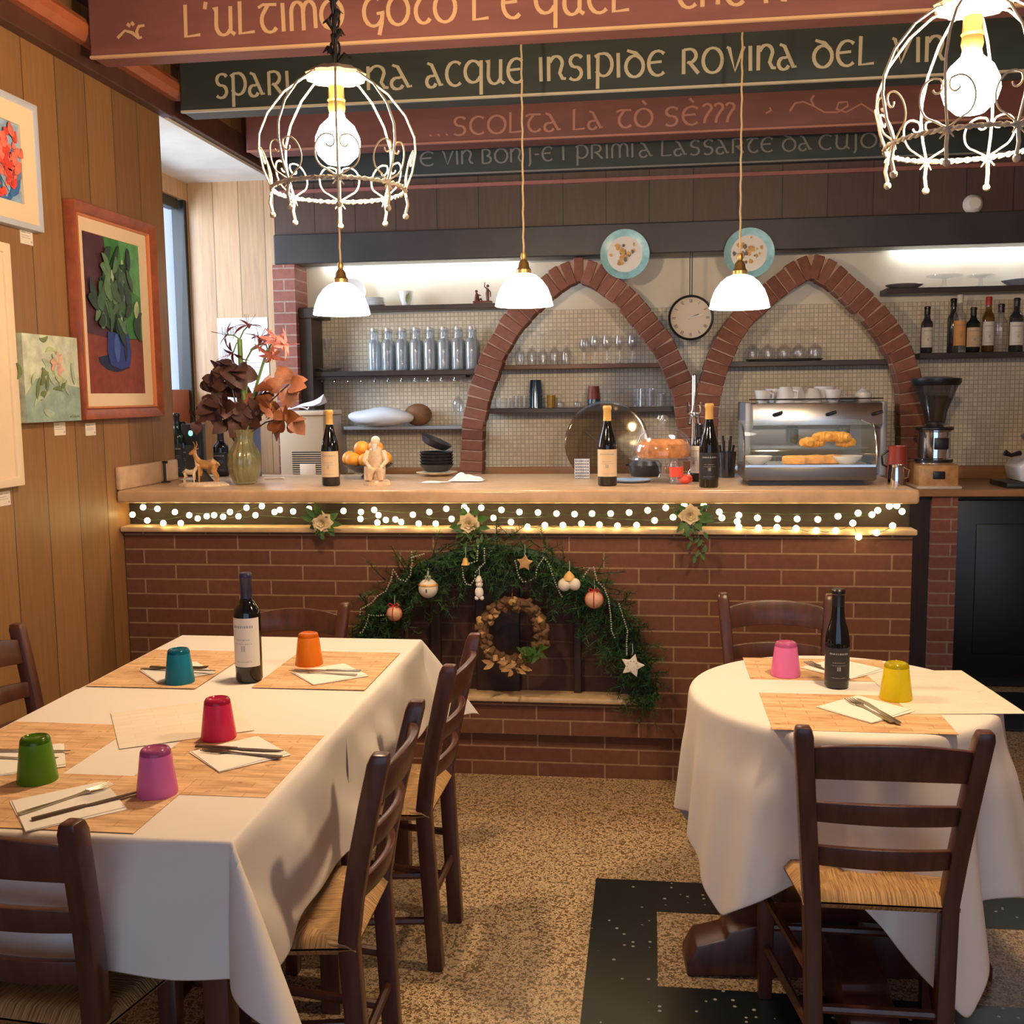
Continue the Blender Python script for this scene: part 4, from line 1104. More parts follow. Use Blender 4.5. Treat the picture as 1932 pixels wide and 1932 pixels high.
strand('silver bead strand just above the white star ornament', [(1168, 1140), (1176, 1165), (1184, 1190), (1182, 1215), (1183, 1240)])

YO = YB - .12
GO = 'ornaments on the garland'
def loop_hook(t, z): MB().tube([(0, 0, z), (.002, 0, z + .012), (0, .01, z + .04)], .0012, 5).build('hanger', 'bead', t)
def bauble(label, px, py, r, bow):
    c = P(px, py, Y=YO); t = thing('bauble', label, 'bauble', c, 0, GO)
    MB().ball((0, 0, 0), r, 24, 16).build('ball', 'bauble' if bow else 'bauble_white', t)
    if bow:
        b = MB()
        for a in (0, pi / 2): b.tube([(r * 1.02 * cos(q) * cos(a), r * 1.02 * cos(q) * sin(a), r * 1.02 * sin(q)) for q in [2*pi*i/24 for i in range(24)]], .0022, 5, True)
        for sx in (-1, 1): b.tube([(0, -.004, r), (sx * .014, -.01, r + .012), (sx * .022, -.012, r + .004), (sx * .010, -.012, r - .004), (0, -.008, r)], .0028, 5); b.tube([(0, -.006, r), (sx * .012, -.016, r - .022)], .0025, 5)
        b.build('bow', 'ribbon_red', t)
    else:
        b = MB(); b.lathe([(.012, r - .002), (.013, r + .010), (.004, r + .014), (.004, r + .03)], 12); b.build('cap', 'bead', t)
        b = MB(); b.lathe([(r * .98, r * .3), (r * 1.0, r * .36), (r * .93, r * .5)], 24); b.build('band', 'plate_motif', t)
        b = MB(); b.cbox((0, -r * .98, -.004), (.006, .003, .014)); b.build('motif', 'ink', t)
    loop_hook(t, r)
bauble('small rosy bauble with red bow at the left end of the garland', 744, 1157, .030, True)
bauble('larger rosy bauble with red bow at the right of the garland', 1121, 1131, .034, True)
bauble('cream bauble with silver cap at the left of the garland', 808, 1110, .038, False)
c = P(1074, 1103, Y=YO); t = thing('bauble', 'cream double ball ornament with gold cap on the garland', 'bauble', c, 0, GO)
b = MB(); b.ball((-.018, 0, 0), .026, 18, 12); b.ball((.020, -.004, .002), .024, 18, 12); b.build('ball', 'bauble_white', t)
b = MB(); b.lathe([(.024, .018), (.020, .034), (.010, .046), (.004, .052)], 16); b.build('cap', 'capsule_gold', t); loop_hook(t, .05)
def star(label, px, py, r, mat, pts5=True, tilt=.1):
    c = P(px, py, Y=YO - .01); t = thing('star_ornament', label, 'star ornament', c, 0, GO)
    poly = [((r if i % 2 == 0 else r * .52) * sin(pi * i / 5 + tilt), (r if i % 2 == 0 else r * .52) * cos(pi * i / 5 + tilt)) for i in range(10)]
    b = MB(); b.prism(poly, -.006, .006, Matrix(((1, 0, 0, 0), (0, 0, 1, 0), (0, 1, 0, 0), (0, 0, 0, 1)))); b.build('star', mat, t, bevel=.004, seg=3)
    loop_hook(t, r * .9); return t
star('glittery brown star ornament near the crown of the garland', 990, 1062, .034, 'wood_slice')
s_ = star('white star ornament with stitched dots at the right foot of the garland', 1193, 1256, .048, 'napkin', tilt=.25)
b = MB()
for i in range(10): a = 2 * pi * i / 10; b.ball((.020 * cos(a), -.0075, .020 * sin(a)), .002, 6, 4)
b.build('stitching', 'aged_brass', s_)
c = P(904, 1112, Y=YO); t = thing('snowman_ornament', 'small white snowman ornament hanging at the middle of the garland', 'ornament', c, 0, GO)
b = MB(); b.ball((0, 0, -.012), (.017, .014, .024), 14, 10); b.ball((.001, 0, .020), .014, 14, 10); b.ball((-.010, 0, -.034), .009, 8, 6); b.ball((.010, 0, -.034), .009, 8, 6); b.build('body', 'napkin', t)
b = MB(); b.lathe([(.014, .030), (.015, .034), (.008, .050), (0, .056)], 12); b.build('hat', 'bauble_white', t); loop_hook(t, .05)
c = P(878, 1060, Y=YO); t = thing('bell_ornament', 'small gold bell ornament left of the snowman', 'ornament', c, 0, GO)
b = MB(); b.lathe([(0, .016), (.008, .014), (.011, 0), (.016, -.012), (.013, -.012), (0, -.008)], 16); b.build('bell', 'capsule_gold', t); loop_hook(t, .015)

# wreath of corks and wood slices
c = P(967, 1193, Y=YB - .06); t = thing('cork_wreath', 'round wreath of corks and twigs hanging in front of the alcove', 'wreath', c)
b = MB(); b.tube([(.118 * cos(2*pi*i/40), 0, .118 * sin(2*pi*i/40)) for i in range(40)], .024, 10, True); b.build('twig_ring', 'twig', t)
rg = random.Random(11)
for i in range(84):
    a = 2 * pi * i / 84 + rg.uniform(-.05, .05); ph = rg.uniform(-1.1, 1.1)
    rr = .118 + .026 * sin(ph); q = Vector((rr * cos(a), -.026 * cos(ph), rr * sin(a)))
    d = Vector((rg.uniform(-1, 1), -rg.uniform(.05, 1.0), rg.uniform(-1, 1))).normalized(); L = rg.uniform(.020, .036); r_ = rg.uniform(.0085, .0135)
    b = MB(); b.tube([q - d * L * .5, q + d * L * .5], r_, 9); b.build('cork', 'twig' if rg.random() < .74 else 'wood_slice', t, bevel=.0012, seg=1)
b = MB()
for i in range(26):
    q = Vector((.105 * cos(-.75) + rg.uniform(-.03, .035), -.04, .118 * sin(-.75) + rg.uniform(-.03, .03))); leaf(b, q, Vector((rg.uniform(-1, 1), -.4, rg.uniform(-.4, 1))), Vector((0, -1, 0)), rg.uniform(.025, .05), .007)
b.build('leaf_sprig', 'leaf_green', t)
b = MB()
for i in range(10):
    q = Vector((-.02 + rg.uniform(-.07, .06), -.035, -.13 + rg.uniform(-.02, .02))); leaf(b, q, Vector((rg.uniform(-1, 1), -.3, rg.uniform(-.5, .5))), Vector((0, -1, 0)), .05, .010)
b.build('dry_bow', 'wood_slice', t)
MB().tube([(0, 0, .14), (0, .02, .20), (0, .03, .28)], .002, 5).build('hanger', 'ribbon_red', t)

# ================================================================== THINGS ON THE BAR
ZB = ZT + .0005
def on_bar(px, py): q = P(px, py, Z=ZB); return Vector((q.x, min(q.y, YB + .70), ZB))
c = on_bar(625, 916); bottle('wine_bottle', 'gold capped wine bottle with cream label left of the white figurine', 'bottle', c, .315, .038, group='wine bottles', l0=.12, l1=.46, nl=.06)
c = on_bar(1146, 916); bottle('wine_bottle', 'gold capped wine bottle with cream label left of the cake stand', 'bottle', c, .32, .039, group='wine bottles', l0=.12, l1=.46, nl=.06)
c = on_bar(1337, 919); bottle('wine_bottle', 'gold capped wine bottle with black label left of the pastry case', 'bottle', c, .325, .038, group='wine bottles', lab='label_dark', l0=.10, l1=.42, nl=.06)
c = on_bar(1318, 908); bottle('wine_bottle', 'dark wine bottle with white label half hidden behind the black labelled one', 'bottle', c, .24, .034, group='wine bottles', lab='label_white', neck='capsule_black', l0=.15, l1=.62, rz=-.7)

# vase with bouquet
vc = on_bar(463, 913)
t = thing('ribbed_vase', 'ribbed yellowish glass vase holding the dried bouquet', 'vase', vc)
b = MB(); b.lathe([(.036, 0), (.046, .004), (.062, .04), (.071, .085), (.067, .13), (.048, .165), (.038, .185), (.041, .215), (.046, .235), (.043, .235), (.036, .19), (.045, .165), (.063, .13), (.066, .085), (.058, .04), (.04, .01), (0, .008)], 96, wob=lambda a, z: 1 + .035 * cos(16 * a)); b.build('glass_body', 'vase_glass', t)
MB().lathe([(0, .012), (.038, .012), (.055, .045), (.062, .085), (.058, .12), (0, .12)], 32).build('water', 'vase_glass', t)
def bq(px, py, dy=0): q = P(px, py, Y=vc.y + dy); return q - vc
NECK = Vector((0, 0, .20))
GB = 'flower stems in the ribbed vase'
def lily_head(b, c, up, n, L, W, seed):
    rg = random.Random(seed); ax = up.normalized(); o = ax.orthogonal().normalized()
    for i in range(n):
        d = Matrix.Rotation(2 * pi * i / n + rg.uniform(-.2, .2), 3, ax) @ o
        leaf(b, c, (d * rg.uniform(.6, 1.1) + ax * rg.uniform(.1, .7)), ax, L * rg.uniform(.8, 1.15), W, 5, rg.uniform(.3, .7))
def amaryllis(label, pts, heads, pmat, stem_r=.007):
    t = thing('amaryllis_stem', label, 'flower', vc, 0, GB)
    b = MB(); b.tube([NECK * .25] + [NECK + Vector((pts[0].x * .2, 0, .0))] + pts, stem_r, 8); b.build('stem', 'stem_green', t)
    for k, (h, up) in enumerate(heads):
        b = MB(); lily_head(b, h, up, 7, .062, .010, k + int(abs(h.x) * 1000)); 
        for q in range(4): b.tube([h, h + (up.normalized() + Vector((rnd.uniform(-.6, .6), rnd.uniform(-.6, .6), 0))) * .05], .001, 4)
        b.build('bloom', pmat, t)
        MB().tube([pts[-1], (pts[-1] + h) / 2 + Vector((0, 0, .008)), h], .003, 6).build('flower_stalk', 'stem_green', t)
amaryllis('thick green amaryllis stem with wine red wilted blooms in the vase', [bq(462, 760), bq(455, 700), bq(452, 640)], [(bq(430, 632, -.03), Vector((-1, -.3, .3))), (bq(468, 615), Vector((.2, -.2, 1))), (bq(440, 665, -.02), Vector((-.6, -.5, -.6)))], 'petal_wine', .011)
amaryllis('bending amaryllis stem with pink blooms leaning right in the vase', [bq(480, 740), bq(495, 690), bq(505, 660)], [(bq(520, 645, -.02), Vector((.6, -.5, .3))), (bq(500, 650, .02), Vector((-.3, -.4, .5))), (bq(535, 650), Vector((1, -.1, .0))), (bq(512, 668, -.03), Vector((.2, -.7, -.7)))], 'petal_pink', .006)
amaryllis('thin curved green stem between the two amaryllis stems', [bq(466, 720), bq(464, 680), bq(475, 660), bq(487, 655)], [(bq(490, 640, .03), Vector((.3, -.1, 1)))], 'petal_wine', .004)
def dried(label, end, blobs, mt, seed):
    rg = random.Random(seed); t = thing('dried_leaf_branch', label, 'dried branch', vc, 0, GB)
    b = MB(); b.tube([NECK * .3, NECK, NECK.lerp(end, .5) + Vector((0, -.01, .02)), end], .0032, 6); b.build('stem', 'seed_pod', t)
    b = MB()
    for (px, py, r) in blobs:
        c0 = bq(px, py, rg.uniform(-.05, .05))
        for k in range(max(4, int(r / 3))):
            u = Vector((rg.uniform(-1, 1), rg.uniform(-1, .6), rg.uniform(-1, 1))).normalized()
            leaf(b, c0 + u * .012, u, Vector((rg.uniform(-1, 1), -1, rg.uniform(-.3, 1))), r / 1991 * 4.2 * rg.uniform(1.0, 1.7), r / 1991 * 4.2 * rg.uniform(.55, .9), 5, rg.uniform(.3, .9))
    b.build('dried_leaves', mt, t)
dried('dark brown dried branch rising at the left of the bouquet', bq(430, 700), [(420, 690, 22), (440, 700, 24), (408, 715, 14), (445, 725, 20), (430, 735, 18)], 'dry_leaf', 1)
dried('dark brown dried branch drooping far left in the bouquet', bq(385, 750), [(395, 745, 24), (380, 765, 20), (410, 760, 22), (372, 790, 14), (425, 770, 22)], 'dry_leaf', 2)
dried('amber dried branch at the upper right of the bouquet', bq(545, 725), [(500, 740, 22), (545, 728, 24), (520, 752, 18), (490, 760, 18)], 'amber_leaf', 3)
dried('amber dried branch drooping low right in the bouquet', bq(548, 785), [(540, 788, 24), (515, 775, 18), (550, 800, 16), (505, 790, 18)], 'amber_leaf', 4)
dried('dark dried leaf cluster at the mouth of the vase', bq(460, 785), [(440, 785, 24), (475, 780, 24), (455, 800, 20), (490, 775, 18), (425, 795, 16)], 'dry_leaf', 5)

# deer group figurine
c = on_bar(385, 916); t = thing('deer_figurine', 'figurine of a deer and fawn on a scalloped base left of the vase', 'figurine', c)
b = MB(); b.lathe([(0, .016), (.085, .016), (.104, .008), (.108, 0), (0, 0)], 40, wob=lambda a, z: 1 + .06 * cos(9 * a), R=Matrix.Diagonal((1, .62, 1))); b.build('base', 'figurine_cream', t)
def quadruped(name, o, k, mt, t, flip=1):
    b = MB(Matrix.Translation(o) @ Matrix.Diagonal((k * flip, k, k, 1)))
    b.tube([(-.045, 0, .098), (-.03, 0, .104), (.0, 0, .096), (.03, 0, .100), (.045, 0, .094)], [.012, .021, .020, .021, .013], 12)
    b.tube([(.035, 0, .105), (.052, 0, .128), (.060, 0, .150)], [.016, .011, .010], 10)
    b.tube([(.052, 0, .158), (.066, 0, .155), (.084, 0, .146)], [.010, .011, .006], 10)
    for s in (-1, 1):
        b.tube([(.034, s * .010, .092), (.036, s * .011, .05), (.038, s * .011, .016)], [.010, .0055, .0045], 8)
        b.tube([(-.038, s * .011, .095), (-.030, s * .012, .066), (-.046, s * .012, .045), (-.042, s * .012, .016)], [.014, .009, .0055, .0045], 8)
        leaf(b, Vector((.054, s * .006, .164)), Vector((-.2, s * .8, .5)), Vector((0, 0, 1)), .022, .006)
        b.tube([(.056, s * .004, .166), (.050, s * .012, .188), (.056, s * .018, .205)], [.0025, .002, .001], 5)
    b.tube([(-.05, 0, .104), (-.062, 0, .094)], [.006, .002], 6)
    b.build(name, mt, t)
quadruped('deer', Vector((.018, 0, .0)), .92, 'figurine_tan', t, -1)
quadruped('fawn', Vector((-.055, -.015, .004)), .55, 'figurine_cream', t, 1)
b = MB(); b.lathe([(0, .07), (.02, .06), (.035, .03), (.045, .014), (0, .012)], 12, c=(-.02, .03, 0), wob=lambda a, z: 1 + .2 * sin(3 * a + 60 * z)); b.build('rock', 'fawn_rock', t)
# white elder figurine
c = on_bar(713, 915); t = thing('seated_figurine', 'white porcelain figurine of a seated elder in front of the orange bowl', 'figurine', c)
b = MB(); b.lathe([(0, .022), (.040, .024), (.054, .014), (.056, 0), (0, 0)], 28, wob=lambda a, z: 1 + .07 * cos(7 * a + 1)); b.build('base', 'figurine_cream', t)
b = MB()
b.tube([(0, .006, .02), (-.002, .008, .07), (-.004, .004, .115), (-.006, 0, .150), (-.006, 0, .162)], [.030, .034, .034, .026, .012], 14)
b.ball((-.006, -.004, .180), (.018, .019, .021), 16, 12)
for s in (-1, 1):
    b.tube([(s * .03 - .005, 0, .142), (s * .045 - .003, -.014, .10), (s * .028, -.032, .08)], [.013, .012, .008], 10); b.ball((s * .026, -.036, .078), .009, 8, 6)
    b.tube([(s * .016, -.005, .060), (s * .022, -.040, .062), (s * .024, -.042, .03), (s * .026, -.044, .022)], [.020, .018, .013, .010], 10)
b.tube([(-.038, -.02, .022), (-.040, -.018, .08)], [.016, .012], 10)
b.build('body', 'figurine_cream', t)
b = MB(); b.tube([(-.006, -.018, .172), (-.006, -.022, .155), (-.006, -.018, .13)], [.012, .011, .003], 10); b.ball((-.006, .004, .188), (.019, .019, .017), 14, 10); b.build('hair_and_beard', 'ceramic_white', t)

# orange bowl
c = on_bar(697, 902); c.y = min(c.y + .05, YB + .55); t = thing('fruit_bowl', 'dark footed bowl of oranges behind the white figurine', 'bowl', c)
b = MB(); b.lathe([(0, .004), (.035, 0), (.036, .01), (.02, .022), (.06, .03), (.105, .055), (.112, .066), (.106, .064), (.06, .04), (0, .036)], 36); b.build('bowl_body', 'bowl_black', t)
spots = [(-.062, -.03, .085), (.0, -.045, .083), (.062, -.028, .086), (-.058, .042, .085), (.004, .05, .083), (.062, .044, .086), (-.030, .004, .135), (.034, .0, .136), (-.085, .0, .09)]
for i, (x, y, z) in enumerate(spots):
    b = MB(); b.ball((0, 0, 0), (.037, .037, .034), 20, 14); o = b.build('orange', 'orange_skin', loc=c + Vector((x, y, z)))
    tag(o, ['orange at the front left of the dark bowl', 'orange at the front middle of the dark bowl', 'orange at the front right of the dark bowl', 'orange at the back left of the dark bowl', 'orange at the back middle of the dark bowl', 'orange at the back right of the dark bowl', 'orange on top of the pile at left', 'orange on top of the pile at right', 'orange at the far left rim of the dark bowl'][i], 'orange', 'oranges in the dark bowl')
    MB().lathe([(.004, .033), (.003, .036), (0, .036)], 8).build('stalk', 'stem_green', o)

# stack of black bowls on a plate
c = on_bar(822, 898); c.y += .03
t = thing('white_plate', 'white plate under the stack of black bowls', 'plate', c); MB().lathe([(0, .004), (.05, 0), (.055, .004), (.095, .014), (.096, .017), (.05, .008), (0, .008)], 36).build('plate_body', 'figurine_cream', t)
for i in range(6):
    tl = i == 5
    b = MB(); b.lathe([(0, .004), (.045, 0), (.06, .006), (.078, .034), (.080, .036), (.076, .035), (.056, .010), (0, .010)], 32)
    o = b.build('black_bowl', 'bowl_black', loc=c + Vector((-.012 if tl else 0, 0, .018 + .0145 * i + (.006 if tl else 0))))
    if tl: o.rotation_euler = (0, .42, 0); o.location.z += .038
    tag(o, ['lowest black bowl of the stack on the bar', 'second black bowl from the bottom of the stack', 'third black bowl from the bottom of the stack', 'fourth black bowl from the bottom of the stack', 'fifth black bowl just below the tilted one', 'tilted black bowl topmost of the stack'][i], 'bowl', 'stacked black bowls')
# crumpled white cloth
c = on_bar(880, 908); b = MB(); rg = random.Random(3)
b.grid(lambda i, j: ((i - .5) * .15, (j - .5) * .10, .004 + .040 * max(0, sin(pi * i) * sin(pi * j)) ** .7 * (.6 + .4 * sin(9 * i + 4 * j) * cos(7 * j))), 20, 14)
b.grid(lambda i, j: ((i - .5) * .15, (j - .5) * .10, 0), 2, 2)
tag(b.build('cleaning_cloth', 'cloth_check_white', loc=c), 'crumpled white cloth at the foot of the left arch', 'cloth')
b = MB(); b.grid(lambda i, j: ((i - .5) * .11, (j - .5) * .09, .001 + .004 * sin(5 * i) * sin(4 * j) ** 2), 10, 8)
tag(b.build('paper_leaflet', 'paper', loc=on_bar(820, 910)), 'crumpled white paper leaflet in front of the black bowls', 'paper')

# left end: bottles, black stand, card terminal, blue folder
for lab, px, py, H, R, gl in (('tall dark green bottle nearest the left wall behind the deer', 338, 899, .30, .036, 'bottle_green'), ('dark bottle directly behind the deer figurine', 362, 896, .26, .04, 'bottle_glass'), ('dark bottle between the deer figurine and the vase', 425, 897, .22, .036, 'bottle_glass')):
    q = on_bar(px, py); bottle('liquor_bottle', lab, 'bottle', q, H, R, gl, 'capsule_black', .05, 'label_dark', 'bordeaux', group='dark bottles behind the deer figurine')
c = on_bar(397, 893); t = thing('card_terminal', 'dark device with a green light behind the bouquet', 'device', c)
MB().box(-.05, .05, -.03, .03, 0, .25).build('housing', 'black_plastic', t, bevel=.006)
MB().ball((0, -.031, .206), (.011, .004, .013), 12, 8).build('indicator_light', 'green_led', t)
MB().box(-.04, .04, -.033, -.029, .03, .15).build('keypad', 'smoke_plastic', t, bevel=.001)
c = on_bar(312, 910); t = thing('metal_peg_stand', 'small black metal peg standing by the left wall on the bar', 'stand', c)
b = MB(); b.tube([(0, 0, 0), (0, 0, .09)], .006, 8); b.lathe([(0, 0), (.022, 0), (.022, .005), (0, .006)], 16); b.build('post', 'black_metal', t); MB().tube([(-.012, 0, .088), (.014, 0, .09)], .006, 8).build('peg', 'black_metal', t)
c = on_bar(500, 893); t = thing('blue_folder', 'blue box file standing behind the ribbed vase', 'folder', c)
b = MB(); b.box(-.042, .042, -.02, .02, 0, .255); b.build('cover', 'blue_folder', t, bevel=.003); MB().box(-.038, .038, -.0215, -.0195, .03, .10).build('spine_label', 'shelf_metal', t)
c = on_bar(520, 905); b = MB(); b.tube([(-.05, .0, .006), (-.01, -.01, .007), (.02, -.005, .008), (.05, -.02, .007)], [.006, .005, .005, .006], 8); tag(b.build('white_pen', 'beige_light', loc=c), 'white pen lying left of the gold capped bottle', 'pen')

# ice maker (beige appliance) on the back counter
q0 = P(530, 905, Y=5.55); q1 = P(614, 905, Y=5.55); zt_ = P(580, 784, Y=5.55).z
t = thing('ice_maker', 'beige ice maker with louvred front behind the bottle at left', 'appliance', ((q0.x + q1.x) / 2, 5.55, ZK)); wd = (q1.x - q0.x) / 2; hh = zt_ - ZK
t.location.z = ZK
b = MB(); b.box(-wd, wd, 0, .34, 0, hh); b.build('body', 'beige_plastic', t, bevel=.01)
b = MB(); b.box(-wd - .004, wd + .004, -.012, .34, hh, hh + .025); b.build('lid', 'beige_light', t, bevel=.006)
b = MB(); b.box(-wd * .45, wd * .95, -.003, .0, hh * .22, hh * .52); v_ = b.build('vent', 'vent_dark', t, smooth=False)
for i in range(10): MB().box(-wd * .45, wd * .95, -.008, -.002, hh * (.23 + i * .029), hh * (.243 + i * .029)).build('louvre', 'beige_plastic', v_, smooth=False)
MB().box(-wd * .1, wd * .6, -.010, -.003, hh * .20, hh * .36).build('control_panel', 'beige_light', t, bevel=.002)
b = MB(); b.grid(lambda i, j: ((i - .5) * .20, .10 + (j - .5) * .12, hh + .028 + .10 * max(0, i - .1) * (1 - abs(j - .5)) + .01 * sin(6 * i)), 10, 6); b.grid(lambda i, j: ((i - .5) * .2, .10 + (j - .5) * .12, hh + .0255), 2, 2)
o = b.build('folded_towel', 'cloth_check_white'); o.location = t.location; tag(o, 'white towel folded on top of the ice maker', 'towel')
b = MB(); b.tube([(-.09 + .02 * cos(a) + .012 * k, -.0, hh + .03 + .004 + .012 * abs(sin(a))) for k, a in enumerate([i * .7 for i in range(12)])], .004, 6); o = b.build('white_cable', 'ceramic_white'); o.location = t.location; tag(o, 'coiled white cable on the ice maker', 'cable')

# cake stand
c = on_bar(1250, 910); c.y += .02; t = thing('cake_stand', 'glass cake stand with domed lid left of the pastry case', 'cake stand', c)
b = MB(); b.lathe([(0, .004), (.055, 0), (.056, .006), (.02, .02), (.013, .04), (.018, .065), (.03, .085), (.13, .092), (.140, .098), (.138, .104), (.0, .098)], 40); b.build('pedestal_plate', 'clear_glass', t)
b = MB(); b.lathe([(.125, .104), (.128, .112), (.122, .150), (.10, .195), (.06, .222), (.018, .232), (.008, .238), (0, .238)], 40); d_ = b.build('glass_dome', 'clear_glass', t)
b = MB(); b.lathe([(.008, .236), (.007, .25), (.018, .262), (.014, .276), (0, .28)], 16, wob=lambda a, z: 1 + .25 * cos(4 * a)); b.build('knob', 'clear_glass', d_)
b = MB(); b.lathe([(.025, 0), (.10, 0), (.108, .02), (.10, .055), (.075, .072), (.045, .066), (.028, .04)], 36, wob=lambda a, z: 1 + .07 * cos(9 * a) + .03 * sin(17 * a)); tag(b.build('bundt_cake', 'cake', loc=c + Vector((0, 0, .105))), 'golden brown ring cake under the glass dome', 'cake')
c = on_bar(1217, 900); c.y += .06; t = thing('black_pot', 'dark round pot behind the foot of the cake stand', 'pot', c)
b = MB(); b.lathe([(0, 0), (.06, 0), (.072, .02), (.074, .05), (.06, .07), (.055, .07), (0, .065)], 32); b.build('pot_body', 'bowl_black', t); MB().tube([(-.07, 0, .05), (-.085, -.01, .055), (-.085, .01, .05), (-.07, .01, .05)], .005, 6).build('handle', 'bowl_black', t)
b = MB(); b.lathe([(0, 0), (.06, 0), (.082, .008), (.084, .011), (.06, .006), (0, .006)], 32); tag(b.build('pale_blue_saucer', 'towel_blue', loc=on_bar(1190, 909)), 'pale blue saucer beside the cake stand', 'saucer')
c = on_bar(1276, 913); t = thing('glass_jar', 'small glass jar with red and white print beside the cake stand foot', 'jar', c)
b = MB(); b.lathe([(0, 0), (.026, 0), (.028, .004), (.028, .085), (.024, .095), (.022, .095), (.026, .08), (.026, .006), (0, .005)], 24); b.build('jar_body', 'clear_glass', t)
b = MB(); b.lathe([(.0285, .03), (.0285, .07)], 20); b.build('print_band', 'red_paper', t)
c = on_bar(1292, 913); b = MB(); b.ball((0, 0, .018), (.032, .022, .018), 14, 8); b.ball((.012, -.006, .026), (.018, .014, .014), 10, 6); b.ball((-.016, .002, .022), (.016, .013, .013), 10, 6); tag(b.build('red_paper_bag', 'red_paper', loc=c, ang=20), 'crumpled red paper packet beside the black labelled bottle', 'packet')

# white wire rack, tray
c = on_bar(1097, 905); t = thing('wire_rack', 'small white wire rack standing left of the middle wine bottle', 'rack', c + Vector((0, .04, 0)))
b = MB()
for i in range(8): b.tube([(-.03 + i * .0086, 0, 0), (-.03 + i * .0086, 0, .088)], .0022, 5)
for i in range(7): b.tube([(-.032, -.001, .006 + i * .013), (.032, -.001, .006 + i * .013)], .0018, 5)
b.build('wire_grid', 'cloth_check_white', t); MB().box(-.034, .034, .006, .02, 0, .088).build('backing', 'blue_folder', t)
q = P(1145, 880, Y=6.0); t = thing('round_glass_tray', 'large round smoked glass tray leaning behind the middle wine bottle', 'tray', (q.x, 5.95, ZK))
R_ = Matrix.Rotation(math.radians(78), 3, 'X'); rr = .235
b = MB(); b.lathe([(0, -.003), (rr - .02, -.003), (rr, .003), (rr, .007), (rr - .02, .003), (0, .003)], 48, c=(0, 0, rr), R=R_); b.build('glass_disc', 'smoked_glass', t)
MB().tube([(-.12, -.03, rr + .07), (-.04, -.03, rr)], .004, 6).build('utensil', 'dull_steel', t)

# pastry display case
a0, a1 = on_bar(1404, 917), on_bar(1655, 917); wd = (a1.x - a0.x) / 2; c = (a0 + a1) / 2; c.y += .01
t = thing('pastry_case', 'countertop glass pastry case with curved front', 'display case', c)
MB().box(-wd + .02, wd - .05, .02, .30, 0, .02).build('foot_strip', 'black_plastic', t)
MB().box(-wd, wd, 0, .33, .02, .075).build('base', 'case_steel', t, bevel=.006)
MB().box(-wd, wd, .31, .33, .075, .25).build('rear_door', 'case_glass', t)
prof = [(.004, .078), (.004, .12), (.016, .165), (.05, .21), (.11, .236), (.31, .246)]
b = MB(); b.grid(lambda i, j: (-wd + 2 * wd * i, *prof[round(j * 5)]), 1, 5); b.build('curved_glass', 'case_glass', t, ang=80)
for s in (-1, 1):
    b = MB(); b.prism([(y, z) for y, z in prof] + [(.31, .078)], s * wd - .003 * (s > 0), s * wd + .003 * (s < 0), Matrix(((0, 0, 1, 0), (1, 0, 0, 0), (0, 1, 0, 0), (0, 0, 0, 1)))); b.build('side_glass', 'case_glass', t, smooth=False)
    b = MB(); b.tube([(s * wd, y, z) for y, z in prof], .004, 6); b.build('edge_trim', 'steel', t)
MB().box(-wd + .004, wd - .004, .0, .006, .073, .082).build('front_rail', 'steel', t)
MB().box(-wd + .01, wd - .01, .11, .30, .140, .144).build('glass_shelf', 'case_glass', t)
MB().box(-wd + .01, wd - .01, .02, .30, .0755, .078).build('tray', 'steel', t)
rg = random.Random(9)
for i in range(7):
    x = wd * (.08 + .095 * i); z = .158 + (.022 if 1 < i < 6 else 0); b = MB(); pts = []; r_ = []
    for k in range(9):
        a = -1.2 + 2.4 * k / 8; pts.append((.034 * sin(a), .03 * cos(a) - .02, .004 * cos(a))); r_.append(.004 + .017 * cos(a * .95) + (.0025 if k % 2 else 0))
    b.tube(pts, r_, 10); o = b.build('croissant', 'pastry', loc=c + Vector((x, .17 + rg.uniform(-.02, .02), z)), rz=rg.uniform(-.5, .5)); tag(o, ORD[i] + ' croissant from the left on the case shelf', 'croissant', 'croissants in the pastry case')
for i in range(3):
    b = MB(); b.prism([(0, 0), (.09, -.03), (.09, .03)], 0, .035); o = b.build('cake_slice', 'pastry', loc=c + Vector((-.10 + i * .075, .09, .079)), bevel=.006, rz=.3 * i); tag(o, ORD[i] + ' cake slice from the left on the floor of the pastry case', 'cake slice', 'cake slices in the pastry case')
for i, x in enumerate((-.19, .16)):
    b = MB(); b.lathe([(0, .003), (.03, 0), (.055, .02), (.06, .032), (.055, .03), (.03, .008), (0, .008)], 28); tag(b.build('white_bowl', 'ceramic_white', loc=c + Vector((x, .12, .0785))), ('white bowl at the left end of the pastry case', 'white bowl at the right end of the pastry case')[i], 'bowl')
# cutlery jar, blue towel, small glasses
c = on_bar(1372, 902); c.y += .05; t = thing('utensil_jar', 'dark jar of utensils behind the black labelled bottle', 'jar', c)
b = MB(); b.lathe([(0, 0), (.035, 0), (.037, .05), (.042, .11), (.040, .11), (.034, .01), (0, .008)], 24); b.build('jar_body', 'dark_spirit', t)
for i in range(6):
    a = i * 1.05; MB().tube([(.012 * cos(a), .012 * sin(a), .02), (.03 * cos(a), .03 * sin(a), .14 + .02 * (i % 3))], [.004, .006], 6).build('utensil', 'black_plastic', t)
c = on_bar(1385, 893); b = MB(); b.grid(lambda i, j: ((i - .5) * .15, (j - .5) * .09, .03 + .018 * sin(7 * i) * cos(5 * j)), 14, 10); b.grid(lambda i, j: ((i - .5) * .15, (j - .5) * .09, 0), 2, 2)
tag(b.build('folded_blue_towel', 'towel_blue', loc=c), 'pale blue towel folded left of the pastry case', 'towel')
